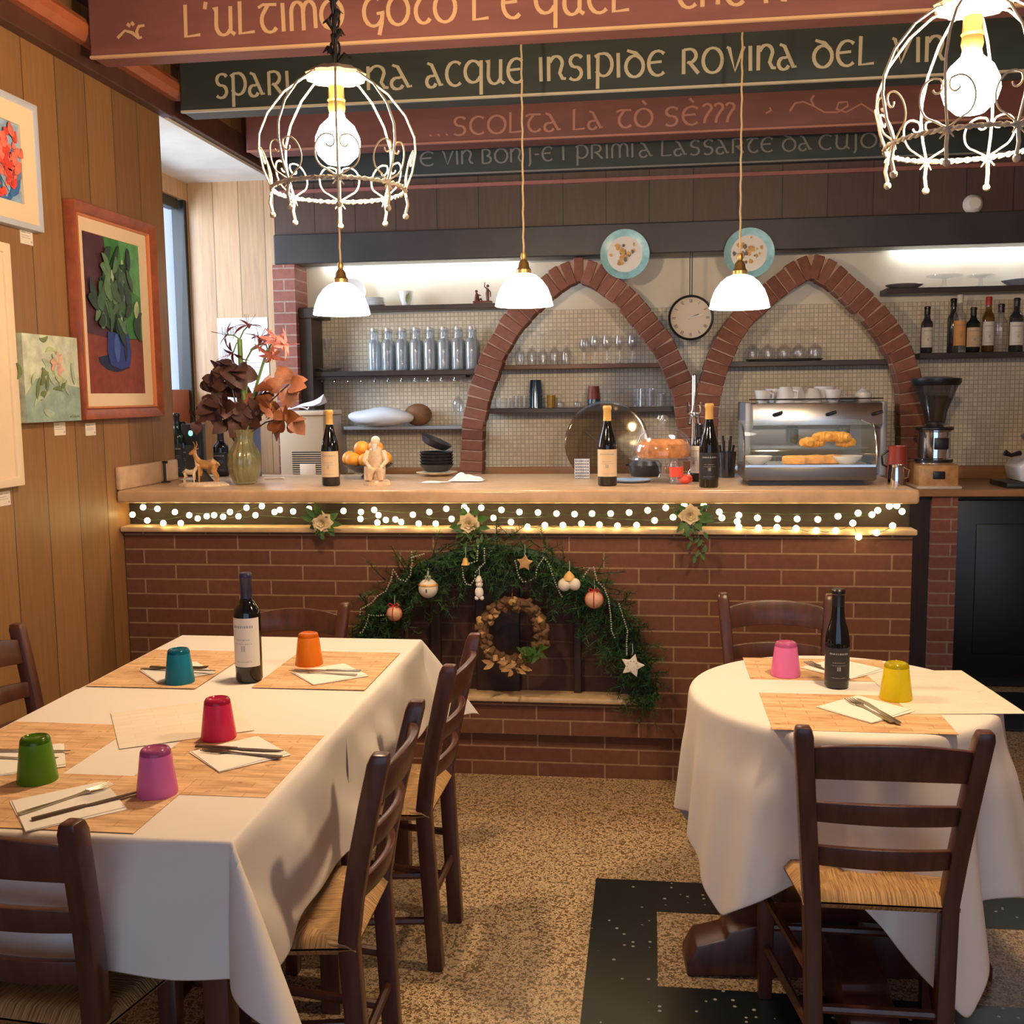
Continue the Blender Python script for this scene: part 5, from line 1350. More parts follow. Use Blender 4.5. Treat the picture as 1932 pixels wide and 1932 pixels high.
c = on_bar(1690, 915); t = thing('milk_jug', 'small steel milk jug right of the pastry case', 'jug', c)
b = MB(); b.lathe([(0, 0), (.030, 0), (.032, .03), (.027, .07), (.029, .08), (.026, .08), (.024, .07), (0, .01)], 28); b.build('jug_body', 'chrome', t); MB().tube([(.03, 0, .07), (.05, 0, .06), (.045, 0, .03), (.031, 0, .025)], .004, 6).build('handle', 'chrome', t)
c = on_bar(1697, 900); c.y += .05; t = thing('red_pitcher', 'dark red pitcher behind the steel milk jug', 'pitcher', c)
b = MB(); b.lathe([(0, 0), (.038, 0), (.042, .05), (.036, .11), (.040, .13), (.037, .13), (.033, .11), (0, .02)], 28); b.build('pitcher_body', 'red_enamel', t); MB().tube([(-.038, 0, .11), (-.065, 0, .09), (-.06, 0, .05), (-.04, 0, .04)], .005, 6).build('handle', 'black_plastic', t)

# chrome beer tap between the arches
c = on_bar(1310, 897); c.y += .06; t = thing('chrome_tap', 'tall chrome tap column between the two brick arches', 'tap', c)
zz = P(1310, 705, Y=c.y).z - ZB
b = MB(); b.lathe([(0, 0), (.03, 0), (.03, .01), (.014, .03), (.012, zz * .55), (.018, zz * .57), (.018, zz * .62), (.011, zz * .65), (.011, zz - .01), (.006, zz), (0, zz)], 20); b.build('column', 'chrome', t)
for s in (-1, 1): MB().tube([(s * .012, -.01, zz * .60), (s * .028, -.03, zz * .62), (s * .030, -.03, zz * .72)], [.006, .005, .007], 8).build('lever', 'chrome', t); MB().tube([(s * .018, -.012, zz * .58), (s * .022, -.03, zz * .5)], .006, 8).build('spout', 'chrome', t)

# ================================================================== BACK BAR SHELVES AND GLASSES
YS0, YS1 = 6.135, YW
def zof(px, py): return P(px, py, Y=YS0).z
def shelf(label, x0, x1, py, th=.028, mat='shelf_dark', dep=0):
    z = zof((x0 + x1) / 2, py); a, c = P(x0, py, Y=YS0).x, P(x1, py, Y=YS0).x
    b = MB(); b.box(a, c, YS0 - dep, YS1, z - th, z); b.v = [v - Vector(((a + c) / 2, YS0, z)) for v in b.v]
    tag(b.build('wall_shelf', mat, loc=((a + c) / 2, YS0, z), smooth=False, bevel=.003), label, 'shelf', 'back bar shelves'); return z
s1 = shelf('top dark shelf at left with porcelain', 592, 985, 575); s2 = shelf('dark shelf at left carrying the glass carafes', 592, 905, 699, .03); s3 = shelf('low grey shelf at left under the bread bag', 648, 880, 804, .02, 'shelf_metal')
a1_ = shelf('upper brown shelf inside the left arch', 940, 1262, 687, .025, 'shelf_brown'); a2_ = shelf('lower dark shelf inside the left arch', 918, 1292, 769, .03)
b1_ = shelf('dark shelf inside the right arch above the coffee machine', 1350, 1705, 680, .03); r1_ = shelf('top dark shelf at right with glass cake plates', 1672, 1990, 540, .03); r2_ = shelf('dark shelf at right lined with liquor bottles', 1735, 1990, 664, .032)
# boxed side under the low shelf
p0 = P(630, 905, Y=6.0); b = MB(); b.box(P(640, 850, Y=YS0).x - .012, P(640, 850, Y=YS0).x, 5.85, YS1, ZK, s3); tag(b.build('shelf_side_panel', 'shelf_metal', smooth=False), 'grey side panel supporting the low left shelf', 'panel')
SY = 6.20
def on(px, z, y=SY): return Vector((P(px, 650, Y=y).x, y, z + .0003))
# carafes
def carafe(loc):
    t = thing('glass_carafe', '', 'carafe', loc, 0, 'clear carafes on the left shelf')
    b = MB(); b.lathe([(0, .004), (.030, 0), (.033, .005), (.033, .155), (.028, .172), (.016, .185), (.0145, .228), (.018, .235), (.016, .235), (.0125, .228), (.014, .187), (.026, .170), (.031, .155), (.031, .008), (0, .007)], 20); b.build('glass_body', 'carafe_glass', t)
    b = MB(); b.lathe([(0, .229), (.012, .229), (.013, .245), (.010, .252), (0, .253)], 12); b.build('stopper', 'ceramic_white', t); MB().tube([(.016, 0, .222), (.019, 0, .24), (.008, 0, .25)], .0015, 5).build('wire_bail', 'steel', t)
    return t
cf = carafe((0, 0, 0)); k = 0
for row, (yy, nm) in enumerate(((6.18, 'front'), (6.258, 'back'))):
    for i in range(8):
        l_ = on(704 + i * 26.4 + (5 if row else 0), s2, yy); lab = f'{ORD[i]} glass carafe from the left in the {nm} row of the left shelf'
        if k == 0: cf.location = l_; cf['label'] = lab
        else: copy_tree(cf, lab, l_)
        k += 1
# glass dish and decanter at left
l_ = on(617, s2); b = MB(); b.lathe([(0, .006), (.05, 0), (.075, .012), (.085, .02), (.08, .02), (.05, .008), (0, .010)], 28); tag(b.build('glass_dish', 'clear_glass', loc=l_), 'shallow glass dish at the left end of the carafe shelf', 'dish')
b = MB(); b.lathe([(0, .004), (.028, 0), (.026, .01), (.008, .02), (.010, .10), (.020, .15), (.032, .185), (.030, .185), (.016, .15), (.006, .10), (0, .09)], 24); tag(b.build('glass_decanter', 'clear_glass', loc=l_ + Vector((0, 0, .012))), 'flared glass decanter standing on the glass dish', 'decanter')
# hook rail below the carafe shelf and one hanging glass
t = thing('hook_rail', 'rail of small steel hooks below the carafe shelf', 'hook rail', on(740, s2 - .065))
xa_, xb2 = P(590, 650, Y=SY).x - t.location.x, P(880, 650, Y=SY).x - t.location.x
MB().box(xa_, xb2, -.05, .10, .020, .034).build('rail', 'shelf_dark', t)
for i in range(12):
    x = P(588 + i * 24.8, 716, Y=SY).x - t.location.x; b = MB(); b.tube([(x, -.05, .02), (x, -.055, .004), (x + .004, -.075, .0), (x + .016, -.085, .004)], .0032, 6); b.ball((x, -.062, .004), .007, 8, 6); b.build('hook', 'chrome', t)
def wine_glass(b, z=0, inv=False, k=1.0, R=.034, H=.17):
    pr = [(0, .003), (.031, .0), (.032, .002), (.006, .008), (.0035, .03), (.0035, H * .45), (.012, H * .48), (R * .9, H * .62), (R, H * .76), (R * .80, H), (R * .78, H), (R * .96, H * .76), (R * .86, H * .63), (0, H * .50)]
    pr = [(r * k, zz * k) for r, zz in pr]
    if inv: pr = [(r, H * k - zz) for r, zz in pr]
    b.lathe([(r, zz + z) for r, zz in pr], 20)
b = MB(); wine_glass(b, 0, True, 1.0, .033, .165); tag(b.build('wine_glass', 'clear_glass', loc=on(862, s2 - .065 - .18)), 'wine glass hanging upside down from the hook rail', 'wine glass')
# top shelf things
l_ = on(612, s1); t = thing('porcelain_figurine', 'small white and blue porcelain figurine on the top left shelf', 'figurine', l_)
b = MB(); b.lathe([(0, 0), (.032, 0), (.030, .012), (.014, .035), (.018, .06), (.012, .085), (0, .088)], 16); b.ball((0, 0, .10), .015, 10, 8); b.tube([(.012, 0, .075), (.034, -.01, .10), (.04, -.01, .135)], [.007, .006, .005], 8); b.tube([(-.012, 0, .075), (-.03, -.012, .06)], [.007, .005], 8); b.build('body', 'ceramic_white', t); MB().lathe([(.033, .002), (.031, .014), (.017, .036)], 16).build('skirt', 'ceramic_blue', t)
l_ = on(706, s1)
for i in range(6):
    b = MB(); b.lathe([(0, .002), (.03, 0), (.055, .010), (.056, .012), (.03, .005), (0, .005)], 28); tag(b.build('saucer', 'ceramic_white', loc=l_ + Vector((.02 - .002 * i, 0, .008 * i))), ORD[i] + ' white saucer from the bottom of the stack on the top left shelf', 'saucer', 'stacked saucers on the top left shelf')
b = MB(); b.lathe([(0, .003), (.05, 0), (.085, .012), (.086, .015), (.05, .006), (0, .006)], 32, R=Matrix.Rotation(math.radians(80), 3, 'X') ); tag(b.build('white_plate', 'ceramic_white', loc=on(668, s1, 6.26) + Vector((0, 0, .087))), 'white plate leaning on the wall behind the stacked saucers', 'plate')
l_ = on(768, s1); t = thing('leaf_painted_cup', 'white cup painted with a green leaf on the top left shelf', 'cup', l_)
b = MB(); b.lathe([(0, 0), (.022, 0), (.034, .04), (.04, .085), (.038, .085), (.03, .04), (0, .008)], 24); b.build('cup_body', 'ceramic_white', t)
b = MB(); leaf(b, Vector((.014, -.034, .01)), Vector((.15, -.08, 1)), Vector((0, -1, 0)), .07, .014); b.build('leaf_motif', 'paint_olive', t)
l_ = on(912, s1); t = thing('bronze_figurine', 'small dark bronze figure group at the right end of the top left shelf', 'figurine', l_)
MB().box(-.055, .055, -.022, .022, 0, .018).build('base', 'figurine_bronze', t, bevel=.003)
b = MB()
b.tube([(-.035, 0, .018), (-.034, 0, .045), (-.036, 0, .065)], [.016, .013, .006], 10); b.ball((-.037, 0, .075), .009, 8, 6); b.tube([(-.034, 0, .055), (-.01, -.006, .05)], [.006, .003], 6); b.tube([(-.03, 0, .024), (-.008, 0, .03), (-.004, 0, .018)], [.008, .006, .004], 8)
b.tube([(.03, 0, .018), (.028, 0, .06), (.03, 0, .09)], [.009, .011, .007], 10); b.ball((.031, 0, .104), .009, 8, 6); b.tube([(.03, 0, .085), (.012, -.004, .10), (.014, 0, .125)], [.006, .004, .003], 6); b.tube([(.03, 0, .085), (.045, 0, .07), (.046, 0, .04)], [.006, .004, .003], 6)
b.build('figures', 'figurine_bronze', t)
# bread bag and loaf
l_ = on(715, s3, 6.13); b = MB(); b.ball((0, 0, .055), (.20, .075, .056), 32, 18)
b.v = [Vector((v.x, v.y, max(0, v.z + .006 * sin(24 * v.x + 9 * v.z) * (v.z > .02)))) for v in b.v]
tag(b.build('plastic_bread_bag', 'bread_bag', loc=l_), 'white plastic bread bag lying on the low left shelf', 'bag')
l_ = on(775, s3, 6.20); b = MB(); b.ball((0, 0, .065), (.085, .05, .066), 20, 14); b.v = [Vector((v.x, v.y, max(0, v.z))) for v in b.v]; tag(b.build('bread_loaf', 'bread', loc=l_ + Vector((.03, .02, 0))), 'brown loaf of bread behind the plastic bag', 'bread')
# left arch upper shelf: glasses
for i, px in enumerate((980, 1003, 1024, 1046, 1068)):
    b = MB(); wine_glass(b, 0, True, 1.0, .030, .20 if i != 2 else .18); tag(b.build('wine_glass', 'clear_glass', loc=on(px, a1_)), ORD[i] + ' upside down glass from the left on the upper arch shelf', 'wine glass', 'upside down glasses in the left arch')
for i, px in enumerate((1102, 1122, 1145, 1169, 1193)):
    b = MB(); wine_glass(b, 0, False, 1.0, .030, .165 if i else .15); tag(b.build('stem_glass', 'clear_glass', loc=on(px, a1_)), ORD[i] + ' upright stem glass from the left on the upper arch shelf', 'wine glass', 'upright glasses in the left arch')
def cup_glass(b, R0, R1, H, n=20): b.lathe([(0, .004), (R0, 0), (R1, H), (R1 - .002, H), (R0 - .002, .006), (0, .006)], n)
for i, px in enumerate((936, 958, 972, 988)):
    b = MB(); cup_glass(b, .018, .022, .06 + .012 * (i > 1)); tag(b.build('shot_glass', 'clear_glass', loc=on(px, a2_)), ORD[i] + ' small clear glass from the left on the lower arch shelf', 'glass', 'small glasses on the lower arch shelf')
for i in range(5):
    b = MB(); cup_glass(b, .040, .032, .075, 28); tag(b.build('blue_tumbler', 'blue_glass', loc=on(1010, a2_) + Vector((0, 0, .022 * i))), ORD[i] + ' blue tumbler from the bottom of the stack in the left arch', 'tumbler', 'stacked blue tumblers in the left arch')
b = MB(); cup_glass(b, .022, .026, .075); tag(b.build('yellow_tumbler', 'yellow_glass', loc=on(1039, a2_)), 'yellow glass beside the blue tumblers in the left arch', 'glass')
for i, px in enumerate((1057, 1089)):
    b = MB(); wine_glass(b, 0, True, .5, .05, .15); tag(b.build('dessert_goblet', 'clear_glass', loc=on(px, a2_)), ('left', 'right')[i] + ' small upturned goblet beside the yellow glass', 'goblet')
for i in range(3):
    b = MB(); cup_glass(b, .039, .031, .075, 28); tag(b.build('plum_tumbler', 'paint_navy' if i == 0 else 'teal_plastic' if i == 1 else 'petal_wine', loc=on(1120, a2_) + Vector((0, 0, .024 * i))), ('navy bottom tumbler of the plum stack in the left arch', 'teal middle tumbler of the plum stack in the left arch', 'plum red top tumbler of the stack in the left arch')[i], 'tumbler', 'stacked plum tumblers in the left arch')
for i, px in enumerate((1203, 1226, 1247)):
    b = MB(); cup_glass(b, .028, .032, .105 - .03 * (i == 2)); tag(b.build('water_glass', 'clear_glass', loc=on(px, a2_)), ORD[i] + ' clear water glass from the left at the right end of the arch shelf', 'glass', 'water glasses in the left arch')
# right arch: tray of upturned glasses
l_ = on(1480, b1_, 6.19); b = MB(); b.lathe([(0, .002), (.20, .002), (.215, .012), (.217, .012), (.20, 0), (0, 0)], 40, R=Matrix.Diagonal((1, .42, 1))); tag(b.build('serving_tray', 'dull_steel', loc=l_), 'oval steel tray on the right arch shelf', 'tray')
for i in range(5):
    b = MB(); wine_glass(b, 0, True, 1.0, .042, .175); tag(b.build('wine_glass', 'clear_glass', loc=on(1420 + i * 29.5, b1_ + .0035, 6.19)), ORD[i] + ' upside down wine glass from the left on the steel tray', 'wine glass', 'wine glasses on the steel tray')
# right shelves
for i, (px, R, H) in enumerate(((1703, .10, .02), (1778, .095, .062), (1846, .075, .058), (1925, .11, .03))):
    l_ = on(px, r1_)
    if i in (1, 2): b = MB(); b.lathe([(0, .003), (.035, 0), (.012, .012), (.010, H * .8), (.04, H * .9), (R, H), (R, H + .006), (0, H)], 32); o = b.build('glass_cake_plate', 'clear_glass', loc=l_); tag(o, ('larger footed glass cake plate on the top right shelf', 'smaller footed glass cake plate on the top right shelf')[i - 1], 'cake plate')
    else: b = MB(); b.lathe([(0, .003), (R * .6, 0), (R, H), (R - .002, H + .003), (R * .6, .005), (0, .006)], 32); o = b.build('serving_plate', 'shelf_metal', loc=l_); tag(o, ('grey serving plate at the left end of the top right shelf', 'grey serving plate at the right edge on the top right shelf')[i > 0], 'plate')
SP = [(1748, 'clear bottle with white label standing alone on the right shelf', .255, .031, 'dark_spirit', 'capsule_black', 'label_white'), (1797, 'dark bottle behind the orange labelled one on the right shelf', .30, .03, 'dark_spirit', 'capsule_black', None), (1809, 'tall pale bottle with orange label on the right shelf', .315, .032, 'clear_glass', 'label_white', 'label_orange'),
      (1835, 'squat dark green bottle with cream label on the right shelf', .245, .036, 'bottle_green', 'capsule_black', 'label_cream'), (1863, 'pale spirit bottle with red capsule on the right shelf', .30, .032, 'amber_spirit', 'ribbon_red', 'label_white'), (1887, 'square shouldered clear bottle with black cap on the right shelf', .26, .033, 'clear_glass', 'capsule_black', None), (1916, 'large dark bottle with white label at the right edge of the shelf', .29, .037, 'dark_spirit', 'capsule_black', 'label_white')]
for i, (px, lab, H, R, gl, cp, lb) in enumerate(SP):
    bottle('liquor_bottle', lab, 'bottle', on(px, r2_, 6.24 if i == 1 else 6.18), H, R, gl, cp, .045, lb, 'bordeaux', .12, .55, group='liquor bottles on the right shelf')

# ================================================================== COFFEE MACHINE, GRINDER, SLICER
q0, q1 = P(1412, 850, Y=5.72), P(1664, 850, Y=5.72); wd = (q1.x - q0.x) / 2; zt_ = P(1540, 760, Y=5.72).z - ZK
t = thing('espresso_machine', 'steel espresso machine inside the right arch', 'coffee machine', ((q0.x + q1.x) / 2, 5.72, ZK))
MB().box(-wd, wd, 0, .46, .16, zt_).build('body', 'dull_steel', t, bevel=.008)
MB().box(-wd - .02, -wd + .012, -.01, .46, .02, zt_ + .005).build('side_panel', 'shelf_metal', t, bevel=.006); MB().box(wd - .012, wd + .02, -.01, .46, .02, zt_ + .005).build('side_panel', 'shelf_metal', t, bevel=.006)
b = MB(); b.prism([(-.02, zt_ - .135), (-.075, zt_ - .115), (-.06, zt_ - .002), (0, zt_ - .002), (0, zt_ - .135)], -wd + .015, wd - .015, Matrix(((0, 0, 1, 0), (1, 0, 0, 0), (0, 1, 0, 0), (0, 0, 0, 1)))); b.build('front_panel', 'steel', t, bevel=.003)
MB().box(-wd, wd, -.12, .46, .02, .07).build('drip_tray', 'steel', t, bevel=.005)
for x in (-.22, .05, .28): MB().tube([(x, -.07, zt_ - .06), (x + .01, -.10, zt_ - .055), (x + .04, -.105, zt_ - .045)], [.010, .009, .008], 8).build('steam_knob', 'black_plastic', t)
for x in (-.12, .14): MB().tube([(x, -.04, zt_ - .13), (x, -.04, zt_ - .20)], .03, 16).build('group_head', 'black_plastic', t); MB().tube([(x, -.05, zt_ - .19), (x, -.17, zt_ - .20)], [.012, .009], 8).build('portafilter', 'black_plastic', t)
b = MB(); b.tube([(-wd, .0, zt_ + .02), (wd, .0, zt_ + .02)], .004, 6); b.build('cup_rail', 'steel', t)
tz = ZK + zt_ + .001
def cup(loc, label, k=1.0, inv=False):
    o = thing('coffee_cup', label, 'cup', loc, rnd.uniform(-1, 1), 'cups on the coffee machine')
    pr = [(0, 0), (.018, 0), (.028, .018), (.034, .05), (.032, .05), (.026, .018), (0, .005)]
    if inv: pr = [(r, .05 - z) for r, z in pr]
    b = MB(); b.lathe([(r * k, z * k) for r, z in pr], 22); b.build('cup_body', 'ceramic_white', o)
    MB().tube([(.030 * k, 0, .04 * k), (.048 * k, 0, .036 * k), (.046 * k, 0, .016 * k), (.026 * k, 0, .014 * k)], .0035 * k, 6).build('handle', 'ceramic_white', o)
CP = [(1440, 5.78, 0, 1.0), (1462, 5.86, 0, 1.1), (1482, 5.78, 1, 1.25), (1502, 5.80, 1, 1.25), (1516, 5.88, 0, 1.0), (1533, 5.80, 1, 1.1), (1556, 5.86, 0, 1.25), (1572, 5.78, 0, 1.0)]
for i, (px, y, inv, k) in enumerate(CP): cup(Vector((P(px, 750, Y=y).x, y, tz)), ORD[i] + ' white cup from the left on top of the coffee machine', k * 1.35, inv)
for i in range(3):
    b = MB(); b.lathe([(0, .002), (.03, 0), (.06, .010), (.061, .012), (.03, .005), (0, .005)], 28); tag(b.build('saucer', 'ceramic_white', loc=Vector((P(1598, 750, Y=5.80).x, 5.80, tz + .008 * i))), ('bottom', 'middle', 'top')[i] + ' white saucer of the stack on the coffee machine', 'saucer', 'stacked saucers on the coffee machine')
b = MB(); b.lathe([(0, 0), (.04, 0), (.045, .03), (.042, .05), (.02, .062), (.012, .07), (0, .072)], 24); tag(b.build('sugar_bowl', 'ceramic_white', loc=Vector((P(1628, 750, Y=5.82).x, 5.82, tz))), 'lidded white sugar bowl at the right of the coffee machine top', 'sugar bowl')

c = P(1768, 912, Y=5.66); c = Vector((c.x, 5.74, ZK)); t = thing('coffee_grinder', 'coffee grinder with dark bean hopper at the right arch foot', 'coffee grinder', c); gz = P(1768, 716, Y=5.74).z - ZK; k = gz / .56
b = MB(); b.box(-.10, .10, -.11, .11, 0, .125 * k); b.build('base', 'grinder_tan', t, bevel=.012); MB().box(-.11, .11, -.13, .12, 0, .015).build('foot_plate', 'beige_light', t, bevel=.004)
b = MB(); b.lathe([(.088, .125 * k), (.092, .14 * k), (.092, .15 * k), (.080, .155 * k), (.080, .29 * k), (.085, .295 * k), (.085, .31 * k), (.03, .33 * k), (0, .335 * k)], 36); b.build('motor_housing', 'chrome', t)
for z in (.132, .298): b = MB(); b.lathe([(.090, z * k), (.094, (z + .004) * k), (.094, (z + .014) * k), (.090, (z + .018) * k)], 36); b.build('band', 'black_plastic', t)
MB().box(-.02, .05, -.088, -.07, .20 * k, .26 * k).build('dosing_lever', 'black_plastic', t, bevel=.004)
MB().box(-.03, .03, -.118, -.105, .05 * k, .09 * k).build('badge', 'black_plastic', t, bevel=.004)
b = MB(); b.lathe([(.04, .325 * k), (.05, .34 * k), (.06, .40 * k), (.115, .545 * k), (.120, .55 * k), (.120, .56 * k), (0, .56 * k)], 36); b.build('bean_hopper', 'hopper_glass', t)
MB().lathe([(0, .33 * k), (.044, .345 * k), (.054, .40 * k), (.080, .46 * k), (.06, .475 * k), (0, .48 * k)], 28).build('coffee_beans', 'dark_wood', t)
MB().lathe([(.116, .53 * k), (.124, .545 * k), (.124, .565 * k), (.05, .575 * k), (0, .575 * k)], 36).build('hopper_lid', 'black_plastic', t)

q = P(1925, 905, Y=5.75); t = thing('meat_slicer', 'white enamel slicing machine at the right end of the back counter', 'slicer', (q.x + .10, 5.72, ZK))
b = MB(); b.box(-.20, .22, -.08, .20, .0, .03); b.build('foot_plate', 'black_plastic', t, bevel=.006)
b = MB(); b.prism([(-.12, .03), (.22, .03), (.22, .26), (.06, .24), (-.14, .11)], -.06, .18, Matrix(((1, 0, 0, 0), (0, 0, 1, 0), (0, 1, 0, 0), (0, 0, 0, 1)))); b.build('body', 'white_enamel', t, bevel=.012)
b = MB(); b.lathe([(0, -.008), (.13, -.006), (.135, 0), (.13, .006), (0, .008)], 40, c=(.08, -.075, .30), R=Matrix.Rotation(pi/2, 3, 'X')); b.build('blade', 'steel', t)
b = MB(); b.cbox((-.05, -.06, .30), (.16, .10, .03), Matrix.Rotation(-.6, 3, 'Y')); b.build('carriage', 'dull_steel', t, bevel=.004)
b = MB(); b.cbox((-.06, -.08, .36), (.08, .05, .05), Matrix.Rotation(-.5, 3, 'Y')); b.build('pusher', 'white_enamel', t, bevel=.006)
b = MB(); b.tube([(-.10, -.09, .40), (-.12, -.09, .43)], [.006, .012], 8); b.build('handle', 'black_plastic', t); MB().tube([(-.14, -.07, .18), (-.19, -.09, .17), (-.22, -.09, .185)], [.014, .010, .016], 10).build('knob', 'black_plastic', t)

# ------------------------------------------------------------------ unseen light tubes added behind the header to brighten the back wall
def added_tube_light(label, x0, x1, watts):
    t = thing('added_strip_light', label, 'strip light', ((x0 + x1) / 2, YR + .19, zb + .02), 0, 'added strip lights under the header')
    hw = (x1 - x0) / 2
    MB().box(-hw, hw, -.03, .03, .012, .03).build('housing', 'ceramic_white', t, bevel=.003)
    MB().tube([(-hw + .02, 0, 0), (hw - .02, 0, 0)], .011, 10).build('tube', 'strip_glow', t)
added_tube_light('left strip light added unseen behind the header above the porcelain shelf', -1.95, -.75, 10)
added_tube_light('right strip light added unseen behind the header above the liquor bottles', 1.35, 2.6, 6)

# ================================================================== WALL CLOCK, PLATES
c = P(1303, 600, Y=YR - .04); rr = (P(1345, 600, Y=YR - .04) - c).length
t = thing('wall_clock', 'round wall clock with thin dark rim and Roman numerals hung between the arches', 'clock', (c.x, YR - .06, c.z))
RX = Matrix.Rotation(pi / 2, 3, 'X')
b = MB(); b.lathe([(rr - .010, -.012), (rr, -.012), (rr + .003, .004), (rr - .002, .016), (rr - .010, .012), (rr - .010, -.012)], 64, R=RX, caps=False); b.build('rim', 'black_metal', t)
b = MB(); b.lathe([(0, 0), (rr - .008, 0), (rr - .008, -.012), (0, -.012)], 64, R=RX); b.build('dial', 'clock_face', t)
b = MB()
NUM = ['XII', 'I', 'II', 'III', 'IIII', 'V', 'VI', 'VII', 'VIII', 'IX', 'X', 'XI']
for h_ in range(12):
    a = pi / 2 - h_ * pi / 6; T = Matrix.Rotation(pi/2, 4, 'X') @ Matrix.Translation((rr * .76 * cos(a), rr * .76 * sin(a), .0005)) @ Matrix.Rotation(a - pi / 2, 4, 'Z')
    s_ = NUM[h_]; ws = {'I': .26, 'V': .62, 'X': .62}; tot = sum(ws[ch_] for ch_ in s_); x = -tot / 2; hh = .020; kk = .015
    old = b.M; b.M = T
    for ch_ in s_:
        w_ = ws[ch_]; xc = (x + w_ / 2) * kk
        def strk(xa, za, xb, zb_, th): 
            d = Vector((xb - xa, zb_ - za)); n_ = Vector((-d.y, d.x)).normalized() * th; b.add([(xa - n_.x, za - n_.y, 0), (xb - n_.x, zb_ - n_.y, 0), (xb + n_.x, zb_ + n_.y, 0), (xa + n_.x, za + n_.y, 0)], [(0, 1, 2, 3)])
        if ch_ == 'I': strk(xc, -hh/2, xc, hh/2, .0012)
        elif ch_ == 'V': strk(xc - .003, hh/2, xc, -hh/2, .0013); strk(xc + .003, hh/2, xc, -hh/2, .0007)
        else: strk(xc - .0035, hh/2, xc + .0035, -hh/2, .0013); strk(xc + .0035, hh/2, xc - .0035, -hh/2, .0007)
        x += w_
    b.M = old
b.build('numerals', 'ink', t, smooth=False)
for ang, L, w_, nm in ((15, .60, .0035, 'minute_hand'), (22, .42, .0045, 'hour_hand')):
    a = math.radians(ang); u = Vector((cos(a), 0, sin(a))); n_ = Vector((-sin(a), 0, cos(a))); y_ = -.003 if nm[0] == 'h' else -.005
    b = MB(); o_ = Vector((0, y_, 0)); b.add([o_ - u * .015 - n_ * w_ * .4, o_ + u * rr * L * .8 - n_ * w_, o_ + u * rr * L, o_ + u * rr * L * .8 + n_ * w_, o_ - u * .015 + n_ * w_ * .4], [(0, 1, 2, 3, 4)]); b.build(nm, 'napkin' if nm[0] == 'm' else 'ink', t, smooth=False)
zt_ = zb - c.z; b = MB()
for s in (-1, 1): b.tube([(s * .006, .012, rr), (s * .006, .012, zt_)], .003, 6)
b.build('hanging_rod', 'black_metal', t)
def wall_plate(label, px, py, seed):
    c = P(px, py, Y=YR - .07); t = thing('decorative_plate', label, 'plate', (c.x, YR - .065, c.z), 0, 'painted plates hung on the header'); R = 43.5 / 1991 * (c.y + .2); rg = random.Random(seed)
    b = MB(); b.lathe([(0, 0), (R * .6, 0), (R * .66, .004), (R, .018), (R, .022), (R * .64, .010), (0, .006)], 48, R=Matrix.Rotation(pi/2, 3, 'X')); b.build('plate_rim', 'plate_teal', t)
    b = MB(); b.lathe([(0, .0075), (R * .70, .0095), (R * .72, .0125)], 48, R=Matrix.Rotation(pi/2, 3, 'X'), mi=2)
    for i in range(26):
        x, z = rg.gauss(0, R * .22), rg.gauss(0, R * .24); r_ = rg.uniform(.006, .016)
        n = 7; b.add([(x + r_ * rg.uniform(.6, 1.2) * cos(2*pi*k/n), -.0135 - i * .0001, z + r_ * rg.uniform(.6, 1.4) * sin(2*pi*k/n)) for k in range(n)], [tuple(range(n))], rg.choice((0, 0, 1)))
    b.build('painted_center', ['plate_motif', 'plate_motif_dark', 'plate_center'], t)
    MB().tube([(-.02, .004, R * .95), (0, .03, R * 1.0), (.02, .004, R * .95)], .0015, 5).build('hanger', 'black_metal', t)
wall_plate('teal rimmed painted plate left of the wall clock', 1179, 480, 4)
wall_plate('teal rimmed painted plate behind the third pendant lamp', 1413, 478, 8)
c = P(1838, 384, Y=YR - .03); t = thing('spot_fixture', 'small round white fixture on the dark header at right', 'light fixture', (c.x, YR - .004, c.z))
b = MB(); b.lathe([(0, .045), (.030, .042), (.045, .025), (.050, .006), (.052, 0), (0, 0)], 28, R=Matrix.Rotation(pi/2, 3, 'X')); b.build('housing', 'soffit_paint', t)

# ================================================================== PICTURES ON THE LEFT WALL
def picture(name, label, pxs, build, mats, frame=None):
    """pxs: four pixel corners tl, tr, br, bl on the wall"""
    q = [P(x, y, X=XW + .02) for x, y in pxs]
    y0 = (q[0].y + q[3].y) / 2; y1 = (q[1].y + q[2].y) / 2; z0 = (q[2].z + q[3].z) / 2; z1 = (q[0].z + q[1].z) / 2
    w_, h_ = y1 - y0, z1 - z0
    t = thing(name, label, 'painting', (XW + .002, (y0 + y1) / 2, (z0 + z1) / 2))
    return t, w_, h_
TL = Matrix(((0, 0, 1, 0), (1, 0, 0, 0), (0, 1, 0, 0), (0, 0, 0, 1)))      # (u right, v up, out) -> world
def ring(b, w0, h0, w1, h1, za, zb_, mi=0):
    """moulding between an outer (w0,h0) and an inner (w1,h1) rectangle"""
    o = [(-w0/2, -h0/2), (w0/2, -h0/2), (w0/2, h0/2), (-w0/2, h0/2)]; i = [(-w1/2, -h1/2), (w1/2, -h1/2), (w1/2, h1/2), (-w1/2, h1/2)]
    vs = [(*p, 0) for p in o] + [(*p, za) for p in o] + [(*p, zb_) for p in i] + [(*p, 0) for p in i]
    b.add([TL @ Vector(v) for v in vs], [(4*r+k, 4*r+(k+1) % 4, 4*r+4+(k+1) % 4, 4*r+4+k) for r in range(3) for k in range(4)], mi)
